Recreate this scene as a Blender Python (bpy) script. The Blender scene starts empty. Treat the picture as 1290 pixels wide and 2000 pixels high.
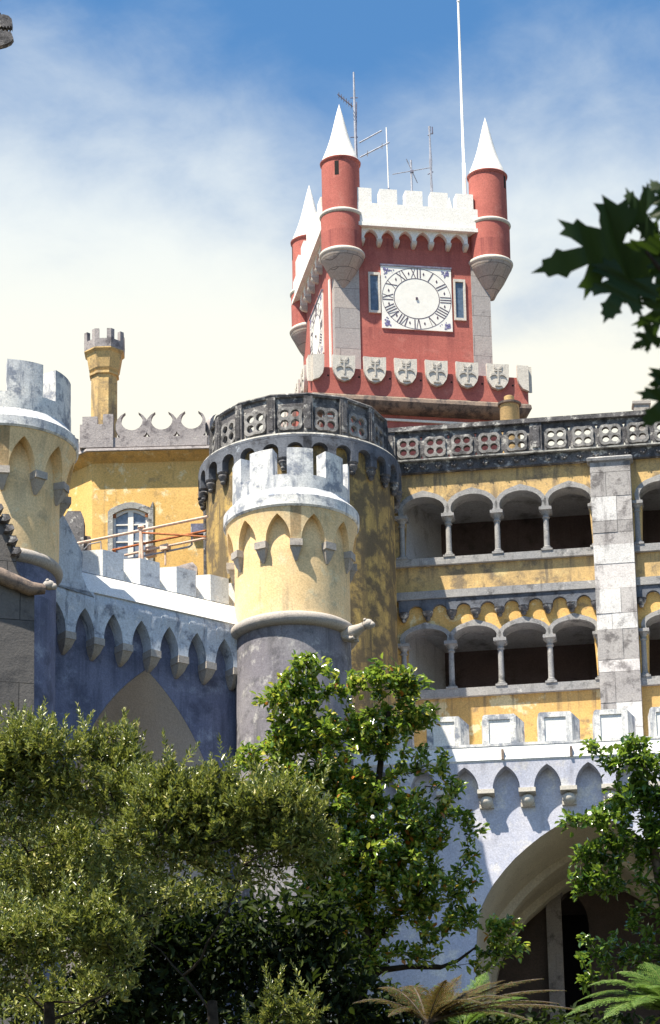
import bpy, math, random
import numpy as np
from mathutils import Vector, Matrix, geometry
PI = math.pi
R = math.radians
rnd = random.Random(7)
S = bpy.context.scene
COL = S.collection

# ------------------------------------------------------------------ camera
FPX, PITCH, ROLL = 7500.0, R(22.0), R(1.06)        # focal length in photo pixels (135 mm lens), 1290 x 2000 photo
EYE = Vector((0, 0, 1.7))
FWD = Vector((0, math.cos(PITCH), math.sin(PITCH)))
UP0 = Vector((0, -math.sin(PITCH), math.cos(PITCH)))
CR = Vector((1, 0, 0)) * math.cos(ROLL) - UP0 * math.sin(ROLL)
CU = Vector((1, 0, 0)) * math.sin(ROLL) + UP0 * math.cos(ROLL)
cam = bpy.data.objects.new('camera', bpy.data.cameras.new('camera'))
COL.objects.link(cam)
M = Matrix((CR, CU, -FWD)).transposed().to_4x4()
M.translation = EYE
cam.matrix_world = M
cam.data.sensor_fit = 'VERTICAL'; cam.data.sensor_height = 36; cam.data.lens = 36 * FPX / 2000
cam.data.clip_start = 0.3; cam.data.clip_end = 3000
S.camera = cam
cam.data.dof.use_dof = True; cam.data.dof.focus_distance = 112; cam.data.dof.aperture_fstop = 20

# ------------------------------------------------------------------ sun, sky, exposure
SUN_EL, SUN_AZ = R(63), R(46)                       # azimuth counted from behind the camera towards the left
sdir = Vector((-math.sin(SUN_AZ) * math.cos(SUN_EL), -math.cos(SUN_AZ) * math.cos(SUN_EL), math.sin(SUN_EL)))
sun = bpy.data.lights.new('sun', 'SUN'); sun.energy = 4.5; sun.angle = R(0.5); sun.color = (1, .91, .75)
so = bpy.data.objects.new('sun', sun); COL.objects.link(so)
so.rotation_euler = sdir.to_track_quat('Z', 'Y').to_euler(); so.location = (-60, -40, 120)
W = bpy.data.worlds.new('World'); S.world = W; W.use_nodes = True
S.view_settings.view_transform = 'Standard'; S.view_settings.look = 'None'
S.view_settings.gamma = 1; S.view_settings.use_curve_mapping = False
S.view_settings.exposure = 1.31


class NT:
    """small node-tree writer"""
    def __init__(s, tree):
        s.t = tree; tree.nodes.clear()

    def n(s, typ, inputs=None, **attrs):
        x = s.t.nodes.new(typ)
        for k, v in attrs.items():
            setattr(x, k, v)
        for k, v in (inputs or {}).items():
            i = x.inputs[k]
            if hasattr(v, 'is_linked') or hasattr(v, 'links'):
                s.t.links.new(v, i)
            else:
                i.default_value = v
        return x

    def noise(s, vec, scale, detail=4, rough=.55, dist=0):
        return s.n('ShaderNodeTexNoise', {'Vector': vec, 'Scale': scale, 'Detail': detail, 'Roughness': rough, 'Distortion': dist}).outputs['Fac']

    def mrange(s, v, a, b, c=0., d=1.):
        return s.n('ShaderNodeMapRange', {'Value': v, 'From Min': a, 'From Max': b, 'To Min': c, 'To Max': d}, interpolation_type='SMOOTHSTEP').outputs['Result']

    def math(s, op, a, b=0., clamp=False):
        return s.n('ShaderNodeMath', {0: a, 1: b}, operation=op, use_clamp=clamp).outputs[0]

    def mix(s, f, a, b, mode='MIX'):
        x = s.n('ShaderNodeMix', data_type='RGBA', blend_type=mode, clamp_factor=True)
        for i, v in ((0, f), (6, a), (7, b)):
            if hasattr(v, 'links'):
                s.t.links.new(v, x.inputs[i])
            else:
                x.inputs[i].default_value = v if i == 0 else (*v[:3], 1)
        return x.outputs[2]

    def scale(s, vec, sc, loc=(0, 0, 0)):
        return s.n('ShaderNodeMapping', {'Vector': vec, 'Scale': sc, 'Location': loc}).outputs[0]


nt = NT(W.node_tree)
sky = nt.n('ShaderNodeTexSky', sky_type='NISHITA', sun_disc=False, sun_elevation=SUN_EL,
           sun_rotation=math.atan2(sdir.x, sdir.y), altitude=300, air_density=1.0, dust_density=0.6, ozone_density=2.5)
gen = nt.n('ShaderNodeTexCoord').outputs['Generated']
sep = nt.n('ShaderNodeSeparateXYZ', {0: gen})
cz = sep.outputs['Z']
# thin cloud: solid towards the horizon, breaking up above, blown in slanting wisps
wv = nt.n('ShaderNodeMapping', {'Vector': gen, 'Scale': (1, 1, 1.6), 'Rotation': (0, R(25), 0), 'Location': (2.6, 6.1, 3.3)}).outputs[0]
c1 = nt.noise(wv, 7.5, 3, .5, .3)
c2 = nt.noise(wv, 26, 6, .6, .2)
grad = nt.mrange(cz, .39, .510, 1.10, -.10)
den = nt.math('ADD', grad, nt.math('ADD', nt.math('MULTIPLY', nt.math('SUBTRACT', c1, .5), 1.7), nt.math('MULTIPLY', nt.math('SUBTRACT', c2, .5), .7)))
den = nt.mrange(den, -.16, .92, 0., 1.)
den = nt.math('MULTIPLY', den, nt.mrange(sep.outputs['Y'], -.15, .55, .12, 1.))   # cloud kept behind the castle, thinned behind the camera to cut fill light
hue = nt.n('ShaderNodeHueSaturation', {'Color': sky.outputs[0], 'Saturation': 1.22, 'Value': 1.32, 'Hue': .495}).outputs[0]
cloud = nt.mix(nt.mrange(cz, .395, .455), (7.6, 7.4, 6.35), (6.3, 6.75, 6.8))
skyc = nt.mix(den, hue, cloud)
bg = nt.n('ShaderNodeBackground', {'Color': skyc, 'Strength': .057})
wo = nt.n('ShaderNodeOutputWorld', {'Surface': bg.outputs[0]})

# ------------------------------------------------------------------ frames: pixels of the photo on real vertical planes
def ray(px, py):
    return FWD + CR * ((px - 645) / FPX) - CU * ((py - 1000) / FPX)

def at(px, py, zc):
    return EYE + ray(px, py) * zc

class Frame:
    """a vertical plane: local x to the right, y into the wall, z up from the base height"""
    def __init__(s, px, py, zc, yaw, base=24.0):
        o = at(px, py, zc)
        s.o = Vector((o.x, o.y, base)); s.yaw = R(yaw)
        s.ex = Vector((math.cos(s.yaw), math.sin(s.yaw), 0)); s.ey = Vector((-math.sin(s.yaw), math.cos(s.yaw), 0))

    def p(s, px, py, y=0.):
        d = ray(px, py)
        t = (y - (EYE - s.o).dot(s.ey)) / d.dot(s.ey)
        q = EYE + d * t - s.o
        return q.dot(s.ex), q.z

    def x(s, px, py, y=0.): return s.p(px, py, y)[0]
    def z(s, px, py, y=0.): return s.p(px, py, y)[1]

# ------------------------------------------------------------------ objects
def tag(o, label, cat, group=None, kind=None):
    if label: o['label'] = label
    if cat: o['category'] = cat
    if group: o['group'] = group
    if kind: o['kind'] = kind
    return o

def thing(name, label, cat, frame=None, loc=None, group=None):
    o = bpy.data.objects.new(name, None); COL.objects.link(o)
    o.empty_display_size = .5
    if frame:
        o.location = frame.o; o.rotation_euler = (0, 0, frame.yaw)
    elif loc is not None:
        o.location = loc
    return tag(o, label, cat, group)

class MB:
    def __init__(s): s.v = []; s.f = []
    def add(s, vs, fs):
        k = len(s.v); s.v += [tuple(v) for v in vs]; s.f += [tuple(i + k for i in f) for f in fs]
        return s

    def box(s, x0, x1, y0, y1, z0, z1):
        return s.add([(x0, y0, z0), (x1, y0, z0), (x1, y1, z0), (x0, y1, z0), (x0, y0, z1), (x1, y0, z1), (x1, y1, z1), (x0, y1, z1)],
                     [(0, 3, 2, 1), (4, 5, 6, 7), (0, 1, 5, 4), (1, 2, 6, 5), (2, 3, 7, 6), (3, 0, 4, 7)])

    def lathe(s, prof, seg=48, c=(0, 0), a0=0., a1=2 * PI):
        full = abs(a1 - a0 - 2 * PI) < 1e-6
        n = seg if full else seg + 1
        vs = []
        for r, z in prof:
            for i in range(n):
                a = a0 + (a1 - a0) * i / seg
                vs.append((c[0] + r * math.sin(a), c[1] - r * math.cos(a), z))
        fs = []
        for j in range(len(prof) - 1):
            for i in range(seg):
                i2 = (i + 1) % n
                fs.append((j * n + i, j * n + i2, (j + 1) * n + i2, (j + 1) * n + i))
        return s.add(vs, fs)

    def tube(s, pts, r, seg=8, cap=True):
        pts = [Vector(p) for p in pts]
        rs = r if isinstance(r, (list, tuple)) else [r] * len(pts)
        vs = []; fs = []
        prev = None
        for i, p in enumerate(pts):
            t = (pts[min(i + 1, len(pts) - 1)] - pts[max(i - 1, 0)]).normalized()
            if prev is None:
                u = t.orthogonal().normalized()
            else:
                u = (prev - t * prev.dot(t)).normalized()
            prev = u; w = t.cross(u)
            for k in range(seg):
                a = 2 * PI * k / seg
                vs.append(p + (u * math.cos(a) + w * math.sin(a)) * rs[i])
        for i in range(len(pts) - 1):
            for k in range(seg):
                k2 = (k + 1) % seg
                fs.append((i * seg + k, i * seg + k2, (i + 1) * seg + k2, (i + 1) * seg + k))
        if cap:
            fs.append(tuple(range(seg))[::-1]); fs.append(tuple((len(pts) - 1) * seg + k for k in range(seg)))
        return s.add(vs, fs)

    def plate(s, loops, d0, d1, P=None):
        """polygon with holes given in (s, z), thickness from depth d0 to d1"""
        P = P or (lambda u, d, z: (u, d, z))
        tris = geometry.tessellate_polygon([[Vector((a, b, 0)) for a, b in l] for l in loops])
        flat = [q for l in loops for q in l]; n = len(flat)
        vs = [P(a, d0, b) for a, b in flat] + [P(a, d1, b) for a, b in flat]
        fs = [tuple(t) for t in tris] + [tuple(i + n for i in t[::-1]) for t in tris]
        k = 0
        for l in loops:
            m = len(l)
            for i in range(m):
                a = k + i; b = k + (i + 1) % m
                fs.append((a, b, b + n, a + n))
            k += m
        return s.add(vs, fs)

    def sector(s, P, s0, s1, d0, d1, z0, z1, seg=1, back=0.):
        """block in (s, d, z) carried through P; back widens the far side"""
        vs = []
        for i in range(seg + 1):
            a = s0 + (s1 - s0) * i / seg
            b = (s0 - back) + (s1 - s0 + 2 * back) * i / seg
            vs += [P(a, d0, z0), P(b, d1, z0), P(b, d1, z1), P(a, d0, z1)]
        fs = [(0, 3, 2, 1), tuple(4 * seg + k for k in range(4))]
        for i in range(seg):
            for k in range(4):
                k2 = (k + 1) % 4
                fs.append((4 * i + k, 4 * i + k2, 4 * i + 4 + k2, 4 * i + 4 + k))
        return s.add(vs, fs)

    def loft(s, rings, cap=True):
        n = len(rings[0]); vs = [v for r in rings for v in r]; fs = []
        for j in range(len(rings) - 1):
            for i in range(n):
                i2 = (i + 1) % n
                fs.append((j * n + i, j * n + i2, (j + 1) * n + i2, (j + 1) * n + i))
        if cap:
            fs.append(tuple(range(n))[::-1]); fs.append(tuple((len(rings) - 1) * n + k for k in range(n)))
        return s.add(vs, fs)

    def frame_sweep(s, x0, x1, y0, y1, prof):
        return s.loft([[(x0 - o, y0 - o, z), (x1 + o, y0 - o, z), (x1 + o, y1 + o, z), (x0 - o, y1 + o, z)] for o, z in prof])

    def ball(s, c, r, seg=12, rings=7, sc=(1, 1, 1)):
        vs = []; fs = []
        for j in range(rings + 1):
            t = PI * j / rings
            for i in range(seg):
                a = 2 * PI * i / seg
                vs.append((c[0] + r * sc[0] * math.sin(t) * math.cos(a), c[1] + r * sc[1] * math.sin(t) * math.sin(a), c[2] + r * sc[2] * math.cos(t)))
        for j in range(rings):
            for i in range(seg):
                i2 = (i + 1) % seg
                fs.append((j * seg + i, (j + 1) * seg + i, (j + 1) * seg + i2, j * seg + i2))
        return s.add(vs, fs)

    def build(s, name, mat, parent=None, sharp=38, loc=None):
        me = bpy.data.meshes.new(name)
        me.from_pydata(s.v, [], s.f); me.update()
        me.polygons.foreach_set('use_smooth', [True] * len(me.polygons))
        me.set_sharp_from_angle(angle=R(sharp))
        me.materials.append(mat)
        o = bpy.data.objects.new(name, me); COL.objects.link(o)
        if parent: o.parent = parent
        if loc is not None: o.location = loc
        return o

def copy_to(o, parent, loc=(0, 0, 0), rot=0.):
    c = o.copy(); COL.objects.link(c); c.parent = parent
    c.location = loc; c.rotation_euler = (0, 0, rot)
    for ch in o.children:
        d = ch.copy(); COL.objects.link(d); d.parent = c
    return c

def radial(Rr, off=0.):
    """(angle, outward distance from radius Rr, z) -> local point; angle 0 faces the camera"""
    return lambda a, d, z: ((Rr + d) * math.sin(a + off), -(Rr + d) * math.cos(a + off), z)

def straight(y=0.):
    return lambda u, d, z: (u, y - d, z)

def pointed(a, h, n=9):
    """two-centred pointed arch from (-a,0) over (0,h) to (a,0)"""
    c = (h * h - a * a) / (2 * a); r = a + c
    right = []
    for i in range(n + 1):
        t = math.atan2(h, c) * i / n
        right.append((r * math.cos(t) - c, r * math.sin(t)))
    left = [(-x, z) for x, z in right]
    return left + right[::-1][1:]

def machic(mb, P, s0, n, pitch, pier, zsp, zap, ztop, dout, din, k=1., rows=3, curve=pointed):
    """a course of arches on corbels; s0 is the middle of the first pier; dout(z) is the outer face"""
    cols = []
    a = pitch / 2 - pier / 2
    for i in range(n + 1):
        c = s0 + i * pitch
        cols += [(c - pier / 2, zsp), (c, zsp), (c + pier / 2, zsp)]
        if i < n:
            m = c + pitch / 2
            for x, z in curve(a / k, zap - zsp)[1:-1]:
                cols.append((m + x * k, zsp + z))
    vs = []; fs = []; nr = rows + 2
    for s_, zl in cols:
        vs.append(P(s_, din, zl))
        for j in range(rows + 1):
            z = zl + (ztop - zl) * j / rows
            vs.append(P(s_, dout(z), z))
        vs.append(P(s_, din, ztop))
    nr = rows + 3
    for i in range(len(cols) - 1):
        for j in range(nr - 1):
            fs.append((i * nr + j, (i + 1) * nr + j, (i + 1) * nr + j + 1, i * nr + j + 1))
    fs.append(tuple(range(nr))); fs.append(tuple((len(cols) - 1) * nr + j for j in range(nr))[::-1])
    mb.add(vs, fs)

def corbel(P, sc, k, din, levels):
    """bracket on a wall: levels of (z, half width, reach) from top to bottom"""
    mb = MB()
    mb.loft([[P(sc - w * k, din, z), P(sc - w * k, d, z), P(sc + w * k, d, z), P(sc + w * k, din, z)] for z, w, d in levels])
    return mb

# ------------------------------------------------------------------ materials
_g, _t, _b, _w, _l, _a, _q, _p = (Frame(780, 1100, 115, -7.5), Frame(808, 600, 131, 10.3), Frame(586, 930, 114, 0), Frame(570, 1050, 106.5, 0), Frame(-2, 950, 101.5, 0),
                                  Frame(520, 1255, 106, 35.5), Frame(950, 1480, 107, -5), Frame(290, 950, 122, -1))
DR = {'gal_up': [(24 + _g.z(960, 917), .9, .7), (24 + _g.z(970, 1098), .8, .75)], 'gal_lo': [(24 + _g.z(970, 1160), .5, .5), (24 + _g.z(979, 1358), 1.2, .8)],
      'red': [(24 + _t.z(812, 470), 1.6, .75), (24 + _t.z(812, 645), 1.2, .6), (24 + _t.z(800, 722, -1), .7, .55)], 'drum': [(24 + _b.z(586, 945), 3.0, .9)],
      'bart': [(24 + _w.z(570, 1036), .7, .55), (24 + _w.z(570, 1120), .8, .5), (24 + _l.z(-2, 890), .8, .55), (24 + _l.z(-2, 985), .9, .5)],
      'blue': [(24 + _a.z(254, 1270), 2.2, .7)], 'lav': [(24 + _q.z(1030, 1580), 2.0, .5), (24 + _q.z(982, 1487, -.42), .5, .6)], 'pav': [(24 + _p.z(290, 880), 1.0, .6)],
      'grey': [(24 + _w.z(570, 1255), 1.8, .7)], 'white': [(24 + _w.z(570, 917), .45, .6), (24 + _w.z(570, 1010), .35, .5), (24 + _l.z(-2, 757), .5, .6), (24 + _l.z(-2, 866), .4, .5)]}

def principled(nt, col, rough, bumpv=None, bs=.2, bd=.02, spec=.3, metal=0.):
    ins = {'Base Color': col, 'Roughness': rough, 'Specular IOR Level': spec, 'Metallic': metal}
    if bumpv is not None:
        ins['Normal'] = nt.n('ShaderNodeBump', {'Height': bumpv, 'Strength': bs, 'Distance': bd}).outputs[0]
    b = nt.n('ShaderNodeBsdfPrincipled', ins)
    nt.n('ShaderNodeOutputMaterial', {'Surface': b.outputs[0]})

def newmat(name):
    m = bpy.data.materials.new(name); m.use_nodes = True
    return m, NT(m.node_tree)

def plaster(name, c1, c2, dirt, patch=(.55, .72), ps=1.1, streak=(.56, .78), ss=(2.6, 2.6, .22), amt=.8,
            pale=None, palr=(.62, .72), bump=.25, rough=.9, speck=.25, fine=(.80, 1.13), drips=()):
    m, n = newmat(name)
    pos = n.n('ShaderNodeNewGeometry').outputs['Position']
    base = n.mix(n.mrange(n.noise(pos, .7, 5, .6), .35, .65), c1, c2)
    p2 = n.noise(pos, ps, 10, .68)
    if pale:
        base = n.mix(n.mrange(n.noise(n.scale(pos, (1, 1, 1), (7.3, 2.1, 5.5)), ps * 1.4, 9, .66), *palr), base, pale)
    f1 = n.mrange(p2, *patch)
    f2 = n.mrange(n.noise(n.scale(pos, ss), 1., 7, .65), *streak)
    f3 = n.math('MULTIPLY', n.mrange(n.noise(pos, 7., 8, .7), .56, .68), speck)
    f = n.math('MULTIPLY', n.math('MAXIMUM', n.math('MAXIMUM', f1, f2), f3), amt)
    if drips:                                       # runs of dirt washed down from ledges, sills and corbels
        pz = n.n('ShaderNodeSeparateXYZ', {0: pos}).outputs['Z']
        run = n.mrange(n.noise(n.scale(pos, (3.6, 3.6, .10)), 1., 6, .7), .47, .66)
        for zt, ln, st in drips:
            e = n.math('ADD', pz, n.math('MULTIPLY', n.math('SUBTRACT', n.noise(n.scale(pos, (2.2, 2.2, .3)), 1., 3), .5), ln * 1.1))
            g = n.math('MULTIPLY', n.mrange(e, zt - ln, zt, 0., 1.), n.math('LESS_THAN', pz, zt + .02))
            f = n.math('MAXIMUM', f, n.math('MULTIPLY', n.math('MULTIPLY', g, n.math('ADD', n.math('MULTIPLY', run, .75), .25)), st))
    col = n.mix(f, base, dirt)
    fi = n.noise(pos, 22, 5, .7)
    col = n.mix(1., col, n.n('ShaderNodeCombineColor', {0: n.mrange(fi, .3, .7, *fine), 1: n.mrange(fi, .3, .7, *fine), 2: n.mrange(fi, .3, .7, *fine)}).outputs[0], 'MULTIPLY')
    h = n.math('ADD', n.math('MULTIPLY', p2, .7), n.math('MULTIPLY', fi, .5))
    principled(n, col, rough, h, bump, .06)
    return m

def blocks(name, c1, c2, mortar, bw=.62, bh=.42, dirt=(.1, .1, .11), patch=(.6, .75), bump=.4, amt=.8, streak=(.58, .8)):
    m, n = newmat(name)
    oc = n.n('ShaderNodeTexCoord').outputs['Object']
    pos = n.n('ShaderNodeNewGeometry').outputs['Position']
    sp = n.n('ShaderNodeSeparateXYZ', {0: oc})
    wob = n.noise(pos, 3., 3)
    v = n.n('ShaderNodeCombineXYZ', {0: n.math('ADD', sp.outputs[0], n.math('ADD', sp.outputs[1], n.math('MULTIPLY', wob, .03))), 1: n.math('ADD', sp.outputs[2], n.math('MULTIPLY', wob, .02)), 2: 0.}).outputs[0]
    b = n.n('ShaderNodeTexBrick', {'Vector': v, 'Color1': (*c1, 1), 'Color2': (*c2, 1), 'Mortar': (*mortar, 1), 'Scale': 1., 'Mortar Size': .012,
                                   'Mortar Smooth': .3, 'Bias': 0., 'Brick Width': bw, 'Row Height': bh}, offset=.43)
    p2 = n.noise(pos, 1.7, 10, .68)
    f2 = n.mrange(n.noise(n.scale(pos, (3, 3, .3)), 1., 6, .65), *streak)
    col = n.mix(n.math('MULTIPLY', n.math('MAXIMUM', n.mrange(p2, *patch), f2), amt), b.outputs[0], dirt)
    fi = n.noise(pos, 18, 5, .7)
    col = n.mix(n.mrange(fi, .35, .65, .25, 0.), col, (.05, .05, .05))
    h = n.math('SUBTRACT', n.math('ADD', p2, n.math('MULTIPLY', fi, .4)), n.math('MULTIPLY', b.outputs[1], .8))
    principled(n, col, .9, h, bump, .05)
    return m

def plain(name, col, rough=.6, var=.12, spec=.3, metal=0., sc=9.):
    m, n = newmat(name)
    pos = n.n('ShaderNodeNewGeometry').outputs['Position']
    f = n.noise(pos, sc, 6, .65)
    c = n.mix(n.mrange(f, .35, .65), tuple(x * (1 - var) for x in col), tuple(min(1, x * (1 + var)) for x in col))
    principled(n, c, rough, f, .15, .02, spec, metal)
    return m

def leafmat(name, cols, rough=.4, spec=.5, trans=.25, tcol=(.25, .4, .05)):
    m, n = newmat(name)
    g = n.n('ShaderNodeNewGeometry')
    rp = n.n('ShaderNodeValToRGB', {'Fac': g.outputs['Random Per Island']})
    cr = rp.color_ramp; cr.interpolation = 'CONSTANT'
    while len(cr.elements) < len(cols): cr.elements.new(.5)
    for e, (p, c) in zip(cr.elements, cols):
        e.position = p; e.color = (*c, 1)
    b = n.n('ShaderNodeBsdfPrincipled', {'Base Color': rp.outputs[0], 'Roughness': rough, 'Specular IOR Level': spec})
    tr = n.n('ShaderNodeBsdfTranslucent', {'Color': n.mix(.5, rp.outputs[0], tcol)})
    mx = n.n('ShaderNodeMixShader', {0: trans, 1: b.outputs[0], 2: tr.outputs[0]})
    n.n('ShaderNodeOutputMaterial', {'Surface': mx.outputs[0]})
    return m

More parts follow.
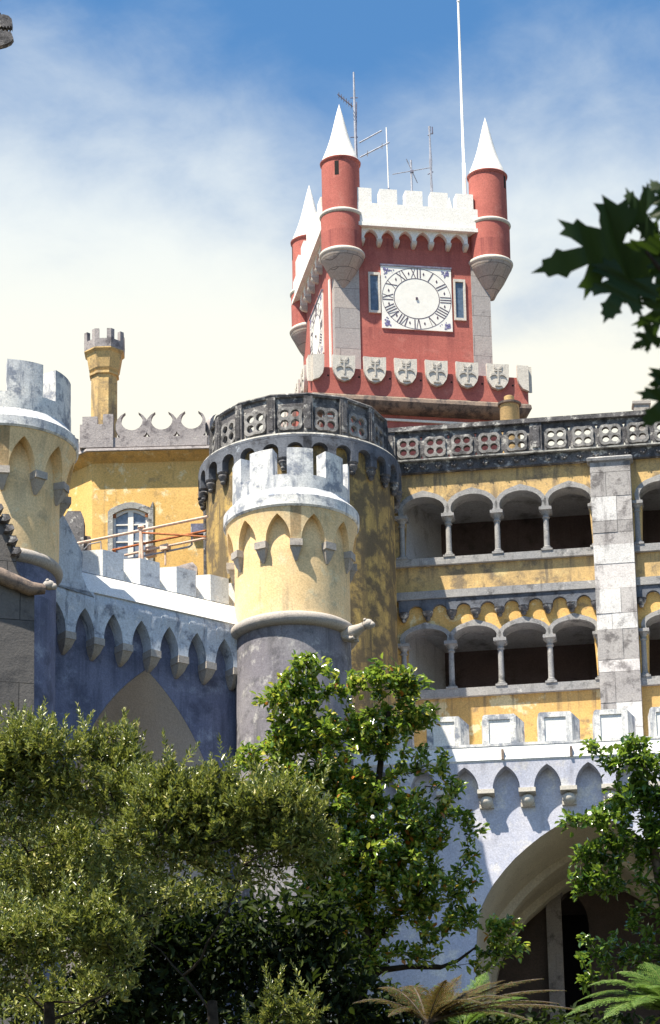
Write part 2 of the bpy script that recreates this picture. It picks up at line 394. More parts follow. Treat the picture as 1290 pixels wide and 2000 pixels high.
MT = {
    'red': plaster('red_plaster', (.45, .142, .115), (.39, .118, .098), (.20, .055, .055), (.52, .72), 1.2, (.52, .74), (3, 3, .25), amt=.55, bump=.2, speck=.25, pale=(.46, .17, .14), palr=(.55, .7), drips=DR['red']),
    'white': plaster('white_limewash', (.83, .81, .77), (.79, .78, .75), (.42, .41, .41), (.58, .8), 1.6, (.58, .82), (3, 3, .4), amt=.5, bump=.15, speck=.1),
    'cone_stone': blocks('cone_stone', (.50, .42, .35), (.40, .35, .32), (.2, .17, .15), .5, .4, (.16, .14, .14), (.56, .72), .3, .7),
    'pillar_stone': blocks('pillar_stone', (.46, .41, .38), (.36, .34, .34), (.22, .2, .2), 1.3, .75, (.17, .16, .17), (.56, .72), .3, .6),
    'shield': plaster('shield_stone', (.62, .58, .52), (.56, .53, .48), (.3, .28, .27), (.6, .8), 2., amt=.6, speck=.3),
    'shield_cross': plaster('shield_cross_stone', (.50, .47, .43), (.44, .42, .39), (.26, .25, .23), (.6, .8), 2., amt=.6, speck=.3),
    'moulding': plaster('weathered_moulding', (.30, .22, .17), (.22, .17, .14), (.06, .055, .06), (.48, .62), 2.2, (.5, .66), amt=.85, pale=(.4, .35, .3)),
    'white_old': plaster('stained_white_plaster', (.80, .79, .76), (.70, .71, .72), (.15, .18, .25), (.46, .62), 2.1, (.48, .68), (3.5, 3.5, .6), amt=.82, speck=.55, bump=.3, drips=DR['white']),
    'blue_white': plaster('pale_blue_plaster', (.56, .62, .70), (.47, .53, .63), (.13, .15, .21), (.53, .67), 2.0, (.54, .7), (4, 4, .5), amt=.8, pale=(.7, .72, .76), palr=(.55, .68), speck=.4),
    'slope_white': plaster('white_ledge_plaster', (.80, .79, .76), (.74, .75, .76), (.3, .32, .36), (.64, .8), 2., (.66, .84), amt=.6, speck=.35),
    'blue': plaster('deep_blue_plaster', (.14, .157, .25), (.19, .207, .305), (.065, .075, .12), (.48, .64), 1.1, (.48, .66), (2.2, 2.2, .22), amt=.7, pale=(.30, .34, .45), palr=(.54, .70), speck=.4, drips=DR['blue']),
    'grey_purple': plaster('grey_purple_plaster', (.21, .20, .235), (.28, .27, .295), (.085, .085, .095), (.47, .64), 1.6, (.48, .68), (2.4, 2.4, .3), amt=.75, pale=(.46, .45, .45), palr=(.53, .66), speck=.5, drips=DR['grey']),
    'lavender': plaster('lavender_plaster', (.50, .53, .66), (.60, .61, .70), (.30, .30, .36), (.56, .72), 1.3, (.58, .76), (2.5, 2.5, .3), amt=.6, pale=(.72, .71, .72), palr=(.52, .66), speck=.3, drips=DR['lav']),
    'yellow_pale': plaster('pale_yellow_plaster', (.83, .625, .36), (.79, .565, .29), (.34, .28, .19), (.54, .72), 1.3, (.54, .74), (3.2, 3.2, .3), amt=.62, pale=(.78, .68, .45), palr=(.54, .7), speck=.3, drips=DR['bart']),
    'yellow_old': plaster('lichened_yellow_plaster', (.58, .40, .13), (.50, .34, .12), (.105, .085, .062), (.38, .56), 1.5, (.40, .60), (2.4, 2.4, .2), amt=.88, pale=(.66, .47, .18), palr=(.58, .7), speck=.6, bump=.4, drips=DR['drum']),
    'ochre': plaster('ochre_plaster', (.72, .46, .165), (.66, .405, .135), (.20, .15, .10), (.54, .70), 1.3, (.55, .74), (2.4, 2.4, .25), amt=.8, pale=(.80, .66, .38), palr=(.55, .61), speck=.45, drips=DR['gal_lo']),
    'ochre_pavilion': plaster('pavilion_ochre_plaster', (.74, .47, .165), (.68, .42, .135), (.24, .17, .10), (.54, .70), 1.6, (.56, .74), (2.4, 2.4, .25), amt=.7, pale=(.80, .64, .36), palr=(.56, .66), speck=.6, drips=DR['pav']),
    'ochre_wet': plaster('weathered_ochre_plaster', (.66, .45, .185), (.58, .40, .18), (.14, .12, .10), (.46, .64), 1.5, (.50, .68), (2.6, 2.6, .35), amt=.82, pale=(.68, .52, .25), palr=(.56, .68), speck=.6, drips=DR['gal_up']),
    'dark': plaster('blackened_stone', (.15, .145, .15), (.10, .097, .105), (.03, .03, .034), (.48, .64), 2.8, (.5, .7), amt=.82, pale=(.46, .45, .43), palr=(.53, .63), bump=.6, speck=.5, fine=(.7, 1.25)),
    'tracery': plaster('tracery_stone', (.30, .29, .285), (.22, .215, .215), (.045, .045, .05), (.47, .62), 3.0, (.5, .68), amt=.82, pale=(.5, .49, .47), palr=(.55, .66), bump=.5),
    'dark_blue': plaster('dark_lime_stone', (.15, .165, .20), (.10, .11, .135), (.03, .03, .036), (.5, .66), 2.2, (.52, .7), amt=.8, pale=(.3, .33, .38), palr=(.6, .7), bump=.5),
    'rim': plaster('lichen_rim', (.42, .41, .38), (.3, .3, .29), (.06, .06, .065), (.5, .62), 3.5, (.56, .74), amt=.85, pale=(.62, .6, .56), palr=(.55, .66), bump=.5),
    'grey': plaster('grey_stone', (.36, .35, .34), (.28, .28, .29), (.08, .08, .085), (.52, .68), 2.4, (.55, .74), amt=.75, pale=(.52, .5, .48), palr=(.58, .7), bump=.4),
    'corbel': plaster('corbel_stone', (.42, .38, .34), (.36, .34, .33), (.16, .15, .15), (.55, .72), 2.4, amt=.7, bump=.4),
    'pilaster': blocks('pilaster_blocks', (.66, .65, .65), (.40, .38, .38), (.12, .12, .12), .93, .58, (.19, .175, .18), (.47, .6), .4, .75),
    'pier': blocks('pier_blocks', (.145, .135, .13), (.10, .095, .095), (.03, .03, .03), 1.9, 1.7, (.045, .045, .05), (.5, .66), .6, .75),
    'vault': plaster('vault_plaster', (.64, .59, .50), (.57, .52, .44), (.22, .2, .17), (.58, .76), .9, (.58, .8), amt=.5, speck=.2),
    'vault_grey': plaster('grey_vault_plaster', (.70, .67, .67), (.64, .62, .62), (.2, .19, .19), (.6, .8), .8, (.6, .85), amt=.4, speck=.15),
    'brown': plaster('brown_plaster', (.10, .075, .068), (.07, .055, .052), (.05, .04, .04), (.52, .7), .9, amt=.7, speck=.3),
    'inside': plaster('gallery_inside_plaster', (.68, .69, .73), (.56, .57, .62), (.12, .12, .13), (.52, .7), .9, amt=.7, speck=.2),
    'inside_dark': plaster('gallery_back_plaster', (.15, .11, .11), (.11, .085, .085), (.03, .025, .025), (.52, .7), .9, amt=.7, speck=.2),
    'cresting': plaster('mauve_grey_stone', (.36, .33, .33), (.29, .265, .27), (.09, .08, .09), (.5, .66), 2.5, amt=.75, pale=(.54, .51, .48), bump=.5),
    'tile': plain('white_clock_tile', (.78, .77, .72), .35, .04, .5, 0, 6.),
    'ink': plain('clock_ink', (.08, .055, .085), .5, .1),
    'ink_blue': plain('clock_ornament_blue', (.16, .15, .30), .5, .5, sc=30.),
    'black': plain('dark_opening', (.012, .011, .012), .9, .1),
    'glass': plain('window_glass', (.10, .14, .20), .12, .2, .6),
    'glass_pale': plain('pale_window_glass', (.20, .24, .30), .3, .2, .6),
    'wood_white': plain('white_painted_wood', (.78, .74, .68), .5, .06),
    'pole': plain('white_painted_pole', (.85, .84, .80), .4, .04),
    'metal': plain('galvanised_metal', (.36, .37, .42), .45, .2, .5, .3),
    'metal_dark': plain('dull_metal', (.16, .16, .22), .5, .3, .4, .2),
    'rail': plain('faded_pink_paint', (.66, .48, .38), .6, .15),
    'rust': plain('rusty_iron', (.38, .13, .05), .8, .3),
    'pot': plaster('ochre_chimney_pot', (.58, .40, .18), (.5, .34, .16), (.2, .14, .09), (.55, .7), 3., amt=.7),
    'bark': plain('dark_bark', (.035, .028, .022), .9, .4, .1),
    'bark_pale': plain('grey_bark', (.11, .09, .075), .9, .4, .1),
    'soil': plaster('leaf_litter', (.05, .04, .025), (.035, .04, .018), (.015, .013, .01), (.5, .7), 1.5, amt=.7),
    'olive_leaf': leafmat('olive_leaves', [(0, (.145, .185, .045)), (.2, (.075, .105, .026)), (.40, (.21, .24, .063)), (.60, (.04, .055, .016)), (.76, (.30, .32, .09)), (.95, (.5, .45, .17))], .32, .6, .28, (.35, .40, .05)),
    'camellia_leaf': leafmat('camellia_leaves', [(0, (.05, .11, .018)), (.18, (.10, .19, .03)), (.36, (.03, .07, .014)), (.49, (.22, .32, .05)), (.71, (.37, .43, .07)), (.89, (.56, .50, .08)), (.98, (.5, .16, .03))], .2, .8, .38, (.35, .5, .05)),
    'camellia_leaf2': leafmat('dark_camellia_leaves', [(0, (.035, .085, .014)), (.25, (.06, .13, .02)), (.5, (.022, .055, .012)), (.64, (.13, .22, .03)), (.84, (.22, .32, .045))], .2, .8, .32, (.35, .5, .05)),
    'fern': leafmat('fern_leaflets', [(0, (.10, .19, .03)), (.3, (.07, .14, .025)), (.6, (.16, .24, .05))], .5, .3, .35),
    'fern_dry': leafmat('dry_fern_leaflets', [(0, (.09, .06, .022)), (.25, (.06, .042, .018)), (.45, (.055, .07, .018)), (.75, (.14, .09, .035)), (.9, (.07, .10, .022))], .6, .2, .3, (.3, .2, .05)),
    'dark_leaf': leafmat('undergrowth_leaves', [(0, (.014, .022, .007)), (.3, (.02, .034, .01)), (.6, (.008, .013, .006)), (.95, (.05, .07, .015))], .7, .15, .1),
    'maple': leafmat('maple_leaves', [(0, (.022, .045, .010)), (.5, (.016, .034, .009))], .5, .2, .22, (.10, .18, .02)),
    'petal': plain('white_petal', (.85, .80, .78), .5, .05),
}

def ashlar():
    m = plaster('pilaster_ashlar', (.70, .69, .68), (.60, .59, .59), (.16, .15, .155), (.5, .64), 2.2, (.53, .7), (3, 3, .6), amt=.78, speck=.5, bump=.4)
    t = m.node_tree; b = [x for x in t.nodes if x.type == 'BSDF_PRINCIPLED'][0]
    src = b.inputs['Base Color'].links[0].from_socket
    n = NT.__new__(NT); n.t = t
    rp = n.n('ShaderNodeValToRGB', {'Fac': n.n('ShaderNodeNewGeometry').outputs['Random Per Island']})
    cr = rp.color_ramp; cr.interpolation = 'CONSTANT'
    for p, c in ((.0, .55), (.4, .95), (.62, .72)):
        e = cr.elements[0] if p == 0 else cr.elements.new(p)
        e.position = p; e.color = (c, c * .97, c * .97, 1)
    cr.elements[-1].color = (1, 1, 1, 1); cr.elements[-1].position = .82
    t.links.new(n.mix(1., src, rp.outputs[0], 'MULTIPLY'), b.inputs['Base Color'])
    return m
MT['ashlar'] = ashlar()

# ------------------------------------------------------------------ ground
def ground():
    mb = MB()
    ys = [-200, -60, -20, 0, 10, 20, 30, 40, 50, 60, 70, 80, 90, 97, 110, 130, 200, 500, 1500]
    xs = [-1500, -400, -150, -80, -50, -30, -20, -12, -6, 0, 6, 12, 20, 30, 50, 80, 150, 400, 1500]
    g = random.Random(3)
    for y in ys:
        for x in xs:
            z = .25 * min(max(y, -20), 97)
            if y > 150: z = 24.2 - .06 * (y - 130) if y < 600 else -20
            if abs(x) > 100: z -= .05 * (abs(x) - 100) * (1 if abs(x) < 300 else .3)
            mb.v.append((x, y, z + (g.uniform(-.15, .15) if abs(y) < 95 and y > 5 else 0)))
    n = len(xs)
    for j in range(len(ys) - 1):
        for i in range(n - 1):
            mb.f.append((j * n + i, j * n + i + 1, (j + 1) * n + i + 1, (j + 1) * n + i))
    tag(mb.build('hillside_ground', MT['soil']), None, None, kind='structure')
ground()

# ------------------------------------------------------------------ red clock tower
def clock_tower():
    F = Frame(808, 600, 131, 10.3)
    root = thing('clock_tower', 'tall red clock tower with white cone-roofed corner turrets rising behind the balustrades', 'tower', F)
    x0, x1 = F.x(656, 640), F.x(958, 640)
    Wx = x1 - x0; Wd = Wx * 1.2; cx, cy = (x0 + x1) / 2, Wd / 2
    zpl = F.z(800, 726, -1.0)                       # top of the flared lower stage
    zpb = F.z(800, 775, -1.0)                       # its lower edge
    zled = F.z(812, 443, -.35)                      # ledge under the parapet
    zcre = F.z(812, 402, -.35); zmer = F.z(812, 373, -.35)
    zcor = F.z(812, 471, -.22)
    # shaft
    mb = MB(); mb.box(x0, x1, 0, Wd, zpl - .6, zled); mb.build('wall', MT['red'], root)
    mb = MB(); mb.frame_sweep(x0, x1, 0, Wd, [(.9, zpb - .021), (1.0, zpb - .02), (1.0, zpl), (.0, zpl + .03)])
    mb.build('lower_stage', MT['red'], root)
    mb = MB(); mb.frame_sweep(x0, x1, 0, Wd, [(.3, zpb - .52), (.78, zpb - .48), (1.0, zpb - .36), (1.09, zpb - .22), (1.07, zpb - .09), (1.0, zpb - .025), (.5, zpb - .022)])
    mb.build('base_moulding', MT['moulding'], root)
    mb = MB(); mb.box(x0 - .55, x1 + .55, -.55, Wd + .55, -2, zpb - .5); mb.build('foot_wall', MT['red'], root)
    mb = MB(); zs = F.z(800, 822, -.55); mb.box(x0 - .6, x1 + .6, -.61, Wd + .6, zs - .05, zs + .03); mb.build('string_course', MT['white'], root)
    # quoin pillars
    zq = zpl - .45
    for a, b in ((x0 - .03, x0 + .84), (x1 - .62, x1 + .03)):
        mb = MB(); mb.box(a, b, -.05, .4, zq, zled - 1.2)
        mb.build('corner_pillar', MT['pillar_stone'], root)
    # parapet on four sides
    def side(k):
        c, s = math.cos(k * PI / 2), math.sin(k * PI / 2)
        def P(u, d, z):
            a, b = u, -(Wd if k % 2 == 0 else Wx) / 2 - d
            return (cx + a * c - b * s, cy + a * s + b * c, z)
        return P
    for k in range(4):
        P = side(k); hw = (Wx if k % 2 == 0 else Wd) / 2
        mb = MB(); mb.sector(P, -hw + .1, hw - .1, -.1, .36, zled, zcre)
        mb.sector(P, -hw + .1, hw - .1, -.1, .42, zled - .09, zled + .05)
        mb.build('parapet', MT['white'], root)
        if k in (0, 3):
            pit = (hw * 2 - 1.55) / 6
            s0 = -hw + .86
            for i in range(5 if k == 0 else 5):
                m = s0 + .12 + i * (2 * hw - 1.75) / 4 * .985
                mb = MB(); mb.sector(P, m - .30, m + .30, -.1, .35, zcre + .001, zmer); mb.build('merlon', MT['white'], root)
            mb = MB(); machic(mb, P, -hw + .95, 6, (2 * hw - 1.75) / 6, .12, zcor, zled - .13, zled - .09, lambda z: .23, 0.)
            mb.build('arched_frieze', MT['white'], root)
            for i in range(7):
                c = -hw + .95 + i * (2 * hw - 1.75) / 6
                corbel(P, c, 1, 0., [(zcor, .09, .25), (zcor - .08, .09, .25), (zcor - .16, .075, .19), (zcor - .22, .05, .05)]).build('corbel', MT['shield'], root)
    mb = MB(); mb.box(x0, x1, 0, Wd, zled + .02, zled + .1); mb.build('roof', MT['moulding'], root)
    # corner turrets
    cxl, cyl = x0 + .12, .12
    def zz(py): return F.z(668, py, cyl)
    zr1, zr2, zrf, ztip, zc0 = zz(507), zz(431), zz(322), zz(207), zz(572)
    for sx in (0, 1):
        for sy in (0, 1):
            c = (x0 + .29 if sx == 0 else x1 + .10, .08 if sy == 0 else Wd - .12)
            lo = .14 * sx
            t = tag(MB().lathe([(.0, zr1 - .02), (.70, zr1 - .02), (.715, zr2), (.655, zr2 + .01), (.655, zrf - lo), (.0, zrf - lo)], 40, c).build('corner_turret', MT['red'], root), None, None)
            MB().lathe([(.0, zc0), (.10, zc0 + .05), (.20, zc0 + .25), (.45, zr1 - .62), (.66, zr1 - .2), (.74, zr1 - .05), (.74, zr1), (0, zr1)], 40, c).build('bracket_cone', MT['cone_stone'], t)
            ring = [(.69 + .10 * math.sin(a * PI / 8), zr1 + .09 - .10 * math.cos(a * PI / 8)) for a in range(9)]
            MB().lathe(ring, 40, c).build('ring', MT['shield'], t)
            ring = [(.66 + .10 * math.sin(a * PI / 8), zr2 + .09 - .09 * math.cos(a * PI / 8)) for a in range(9)]
            MB().lathe(ring, 40, c).build('ring', MT['shield'], t)
            MB().lathe([(q_, z_ - lo) for q_, z_ in [(.645, zrf - .12), (.70, zrf - .06), (.71, zrf), (.68, zrf + .03), (.5, zrf + .05)]], 40, c).build('eave_ring', MT['red'], t)
            h = ztip - zrf
            MB().lathe([(q_, z_ - lo) for q_, z_ in [(.66, zrf + .02), (.655, zrf + .06)] + [(.65 * (1 - q) * (1 - .16 * math.sin(PI * q)) + .012, zrf + .06 + (h - .06) * q) for q in [i / 12 for i in range(1, 13)]] + [(0, ztip + .05)]], 40, c).build('cone_roof', MT['white'], t)
            ang = {(0, 0): -.38, (1, 0): .95, (0, 1): -1.6, (1, 1): 2.4}[(sx, sy)]
            Pt = lambda a, d, z, c=c, ang=ang: (c[0] + (.655 + d) * math.sin(a + ang), c[1] - (.655 + d) * math.cos(a + ang), z)
            mb = MB(); mb.sector(Pt, -.11, .11, .004, -.02, zrf - .72, zrf - .18, 2); mb.build('slit_window', MT['black'], t)
    # shields as a cresting round the lower stage
    def shield(P, u, half=0):
        w, h = .385, .95
        zt = zpl + .42
        pts = [(-w, zt), (-w * .98, zt - h * .5), (-w * .86, zt - h * .72), (-w * .55, zt - h * .91), (0, zt - h), (w * .55, zt - h * .91), (w * .86, zt - h * .72), (w * .98, zt - h * .5), (w, zt), (w * .5, zt - .02), (-w * .5, zt - .02)]
        if half: pts = [(max(0, a) if half > 0 else min(0, a), b) for a, b in pts]
        pts = [(u + a, b) for a, b in dict.fromkeys(pts)]
        o = MB().plate([pts], .005, .14, P).build('shield', MT['shield'], root)
        if half: return
        mb = MB(); zc = zt - .40
        mb.sector(P, u - .028, u + .028, .141, .172, zc - .30, zc + .20)
        mb.sector(P, u - .13, u + .13, .143, .17, zc + .11, zc + .15)
        for sgn in (-1, 1):
            mb.plate([[(u + sgn * .05, zc - .02), (u + sgn * .12, zc + .05), (u + sgn * .24, zc + .02), (u + sgn * .28, zc - .12), (u + sgn * .2, zc - .05), (u + sgn * .12, zc - .03), (u + sgn * .05, zc - .06)]], .141, .175, P)
            mb.plate([[(u + sgn * .03, zc + .21), (u + sgn * .14, zc + .34), (u + sgn * .13, zc + .22), (u + sgn * .06, zc + .17)]], .142, .17, P)
        mb.sector(P, u - .12, u + .12, .141, .185, zc - .44, zc - .385)
        mb.build('cross', MT['shield_cross'], o)
    for k in (0, 3, 1):
        P0 = side(k); P = lambda u, d, z, P0=P0: P0(u, d + 1.0, z)
        L = (Wx if k % 2 == 0 else Wd) / 2 + 1.0
        for i in range(8):
            u = -L + i * 2 * L / 7
            if k == 1 and i > 1: break
            shield(P, u, 1 if i == 0 else -1 if i == 7 else 0)
        if k != 1:
            for i in range(7):
                u = -L + (i + .5) * 2 * L / 7
                MB().sector(P, u - .03, u + .03, -.02, .006, zpl - .33, zpl - .27).build('drain_hole', MT['black'], root)
    # clocks on the front and the left face
    def clock(P, u0, z0, hwc, hhc, front):
        o = MB().plate([[(u0 - hwc, z0 - hhc), (u0 + hwc, z0 - hhc), (u0 + hwc, z0 + hhc), (u0 - hwc, z0 + hhc)]], -.02, .05, P).build('clock_face', MT['tile'], root)
        ro, ri = .985 * hwc, .655 * hwc
        e = hhc / hwc
        pt = lambda a, r: (u0 + r * math.sin(a), z0 + e * r * math.cos(a))
        for r, w in ((ro, .014), (ri, .024)):
            N = 72
            mb = MB(); mb.plate([[pt(2 * PI * i / N, r) for i in range(N)], [pt(2 * PI * i / N, r - w) for i in range(N)][::-1]], .05, .056, P)
            mb.build('dial_ring', MT['ink'], o)
        def stroke(mb, a, t0, q0, t1, q1, w):
            ra, rb = ri + q0 * (ro - ri), ri + q1 * (ro - ri)
            def xy(t, r): return (u0 + r * math.sin(a) + t * math.cos(a), z0 + e * (r * math.cos(a) - t * math.sin(a)))
            mb.plate([[xy(t0 - w, ra), xy(t0 + w, ra), xy(t1 + w, rb), xy(t1 - w, rb)]], .05, .058, P)
        st = .0155 if front else .024
        names = ['XII', 'I', 'II', 'III', 'IIII', 'V', 'VI', 'VII', 'VIII', 'IX', 'X', 'XI']
        for h, nm in enumerate(names):
            a = 2 * PI * h / 12; mb = MB()
            wd = {'I': .10, 'V': .17, 'X': .19}
            tot = sum(wd[c] for c in nm); t = -tot / 2
            for c in nm:
                m = t + wd[c] / 2; t += wd[c]
                if c == 'I': stroke(mb, a, m, .04, m, .96, st)
                elif c == 'V': stroke(mb, a, m, .04, m - .07, .96, st); stroke(mb, a, m + .012, .04, m + .075, .96, st * .5)
                else: stroke(mb, a, m + .075, .04, m - .075, .96, st); stroke(mb, a, m - .07, .04, m + .07, .96, st * .5)
            mb.build('numeral', MT['ink'], o)
            b = a + PI / 12; q = (ri + ro) / 2; mb = MB()
            c0 = pt(b, q); mb.plate([[(c0[0] - .032, c0[1]), (c0[0], c0[1] - .07), (c0[0] + .032, c0[1]), (c0[0], c0[1] + .07)]], .05, .057, P)
            mb.build('hour_diamond', MT['ink'], o)
        g = random.Random(5)
        for sx in (-1, 1):
            for sy in (-1, 1):
                mb = MB()
                for i in range(26):
                    dx, dz = abs(g.gauss(0, .12)), abs(g.gauss(0, .12))
                    px_, pz_ = u0 + sx * (hwc - .09 - dx), z0 + sy * (hhc - .09 - dz)
                    if math.hypot(px_ - u0, (pz_ - z0) / e) < ro + .03 or dx > .4 or dz > .4: continue
                    r = g.uniform(.015, .045); k = 7
                    mb.plate([[(px_ + r * g.uniform(.5, 1.2) * math.cos(2 * PI * j / k), pz_ + r * g.uniform(.5, 1.2) * math.sin(2 * PI * j / k)) for j in range(k)]], .05, .0565 + i * .0002, P)
                if mb.v: mb.build('corner_ornament', MT['ink_blue'], o)
        MB().sector(P, u0 - .035, u0 + .035, .05, .09, z0 - .035, z0 + .035).build('dial_boss', MT['ink'], o)
        MB().sector(P, u0 - hwc - .02, u0 + hwc + .02, .0, .075, z0 + hhc + .002, z0 + hhc + .07).build('clock_ledge', MT['metal_dark'], o)
    cu0 = (F.x(745, 580) + F.x(882, 580)) / 2; hwc = (F.x(882, 580) - F.x(745, 580)) / 2
    zt, zb = F.z(812, 524), F.z(812, 645)
    clock(side(0), cu0 - cx, (zt + zb) / 2, hwc, (zt - zb) / 2, True)
    clock(side(3), -.25, (zt + zb) / 2, hwc * 1.02, (zt - zb) / 2, False)
    # slit windows beside the clock
    for p0, p1, q0, q1 in ((720, 743, 533, 612), (886, 909, 547, 627)):
        a, b = F.x(p0, 575), F.x(p1, 575); zt2, zb2 = F.z((p0 + p1) / 2, q0), F.z((p0 + p1) / 2, q1)
        w = MB().plate([[(a, zb2), (b, zb2), (b, zt2), (a, zt2)], [(a + .06, zb2 + .09), (a + .06, zt2 - .1), (b - .07, zt2 - .1), (b - .07, zb2 + .09)]], -.01, .07, straight(0)).build('window', MT['shield'], root)
        MB().box(a + .06, b - .07, -.012, .0, zb2 + .09, zt2 - .1).build('pane', MT['glass'], w)
    # left-face corner strip
    P = side(3)
    MB().sector(P, Wd / 2 - 1.0, Wd / 2 - .82, .0, .05, zpl + .2, zled - 1.6).build('white_strip', MT['white'], root)
    return F, x0, x1, Wd, zled

TF, tx0, tx1, tW, tzl = clock_tower()

def flagpole_and_aerials():
    b = tzl + .1
    w = lambda px, py, zc: at(px, py, zc)
    def poleroot(name, label, cat, px, py, zc, group=None):
        p = at(px, py, zc); p.z = TF.o.z + b
        return thing(name, label, cat, loc=p, group=group), p
    # flagpole
    zc = 133.2
    r, base = poleroot('flagpole', 'tall white flagpole beside the right front turret of the red tower', 'flagpole', 908, 375, zc)
    d = ray(897, 3)
    h = (EYE + d * ((base.y - EYE.y) / d.y)).z - base.z
    MB().tube([(0, 0, 0), (0, 0, h * .3), (0, 0, h * .3 + .02), (0, 0, h)], [.065, .062, .05, .042], 12).build('pole', MT['pole'], r)
    MB().ball((0, 0, h), .06).build('finial', MT['pole'], r)
    MB().lathe([(.0, .0), (.1, 0), (.1, .5), (.07, .55), (0, .55)], 12).build('socket', MT['metal_dark'], r)
    MB().tube([(.09, 0, .5), (.09, 0, 1.2)], .015, 6).build('cleat_rope', MT['metal_dark'], r)
    g = 'aerials on the red clock tower'
    def rel(px, py, zc, base):
        d = ray(px, py); q = EYE + d * ((base.y - EYE.y) / d.y)
        return q - base
    def bar(mb, a, c, r=.022): mb.tube([a, c], r, 6)
    # mast with yagi booms
    zc = 132.5
    r, base = poleroot('aerial_mast', 'tallest aerial mast with slanting side booms behind the front left turret', 'aerial', 697, 330, zc, g)
    tip = rel(690, 141, zc, base)
    mb = MB(); mb.tube([(0, 0, 0), (tip.x * .1, 0, tip.z * .45), (tip.x * .5, 0, tip.z * .75), (tip.x * .6, 0, tip.z)], [.06, .055, .045, .028], 8); mb.build('mast', MT['metal'], r)
    mb = MB(); mb.tube([(.05, -.05, .3), (.06, 0, tip.z * .3), (.0, -.05, tip.z * .5), (.05, 0, tip.z * .8)], .02, 5); mb.build('cable', MT['metal_dark'], r)
    for q in ((660, 184, 689, 208, 6), (702, 279, 746, 255, 0), (704, 307, 761, 278, 2)):
        mb = MB(); a, c = rel(q[0], q[1], zc, base), rel(q[2], q[3], zc, base)
        a.y = c.y = tip.y * .0
        bar(mb, a, c, .025)
        for i in range(q[4]):
            m = a.lerp(c, (i + .5) / q[4]); bar(mb, m + Vector((0, -.3, -.05)), m + Vector((0, .3, .05)), .012)
        mb.build('boom', MT['metal_dark'] if q[0] == 660 else MT['metal'], r)
    for py in (191, 268):
        c = rel(692, py, zc, base); mb = MB(); bar(mb, (c.x - .13, 0, c.z), (c.x + .13, 0, c.z), .02); mb.build('crosspiece', MT['metal_dark'], r)
    # whip
    r, base = poleroot('whip_aerial', 'thin plain whip aerial rising above the white tower merlons', 'aerial', 760, 368, 133, g)
    t = rel(755, 249, 133, base)
    MB().tube([(0, 0, 0), (t.x * .3, 0, t.z * .42)], .028, 6).build('lower_tube', MT['metal_dark'], r)
    MB().tube([(t.x * .3, 0, t.z * .42), (t.x, 0, t.z)], .022, 6).build('whip', MT['pole'], r)
    # crossed dipole
    r, base = poleroot('dipole_aerial', 'short crossed dipole aerial, lowest of the aerials on the tower', 'aerial', 805, 372, 133, g)
    t = rel(803, 313, 133, base)
    MB().tube([(0, 0, 0), (t.x, 0, t.z)], .035, 6).build('mast', MT['metal'], r)
    for q in ((767, 343, 840, 325), (794, 313, 816, 355)):
        a, c = rel(q[0], q[1], 133, base), rel(q[2], q[3], 133, base); a.y, c.y = -.1, .1
        mb = MB(); bar(mb, a, c, .016); mb.build('arm', MT['metal'], r)
    c = rel(805, 335, 133, base); MB().box(c.x - .06, c.x + .06, -.05, .05, c.z - .04, c.z + .04).build('clamp', MT['metal_dark'], r)
    # lattice mast
    r, base = poleroot('lattice_aerial', 'lumpy aerial mast nearest to the flagpole', 'aerial', 844, 374, 133, g)
    t = rel(839, 247, 133, base)
    mb = MB(); mb.tube([(t.x * q / 12, .02 * (-1) ** q, t.z * q / 12) for q in range(13)], [.06, .05, .04, .045, .035, .05, .035, .04, .06, .04, .035, .03, .05], 7); mb.build('mast', MT['metal'], r)
    for py in (262, 338):
        c = rel(841, py, 133, base); mb = MB(); bar(mb, (c.x - .09, 0, c.z - .05), (c.x + .1, 0, c.z + .05), .02); mb.build('crosspiece', MT['metal_dark'], r)
    MB().tube([(t.x + .1, 0, t.z - .3), (t.x + .1, 0, t.z - .02)], .025, 5).build('stub', MT['metal_dark'], r)
flagpole_and_aerials()

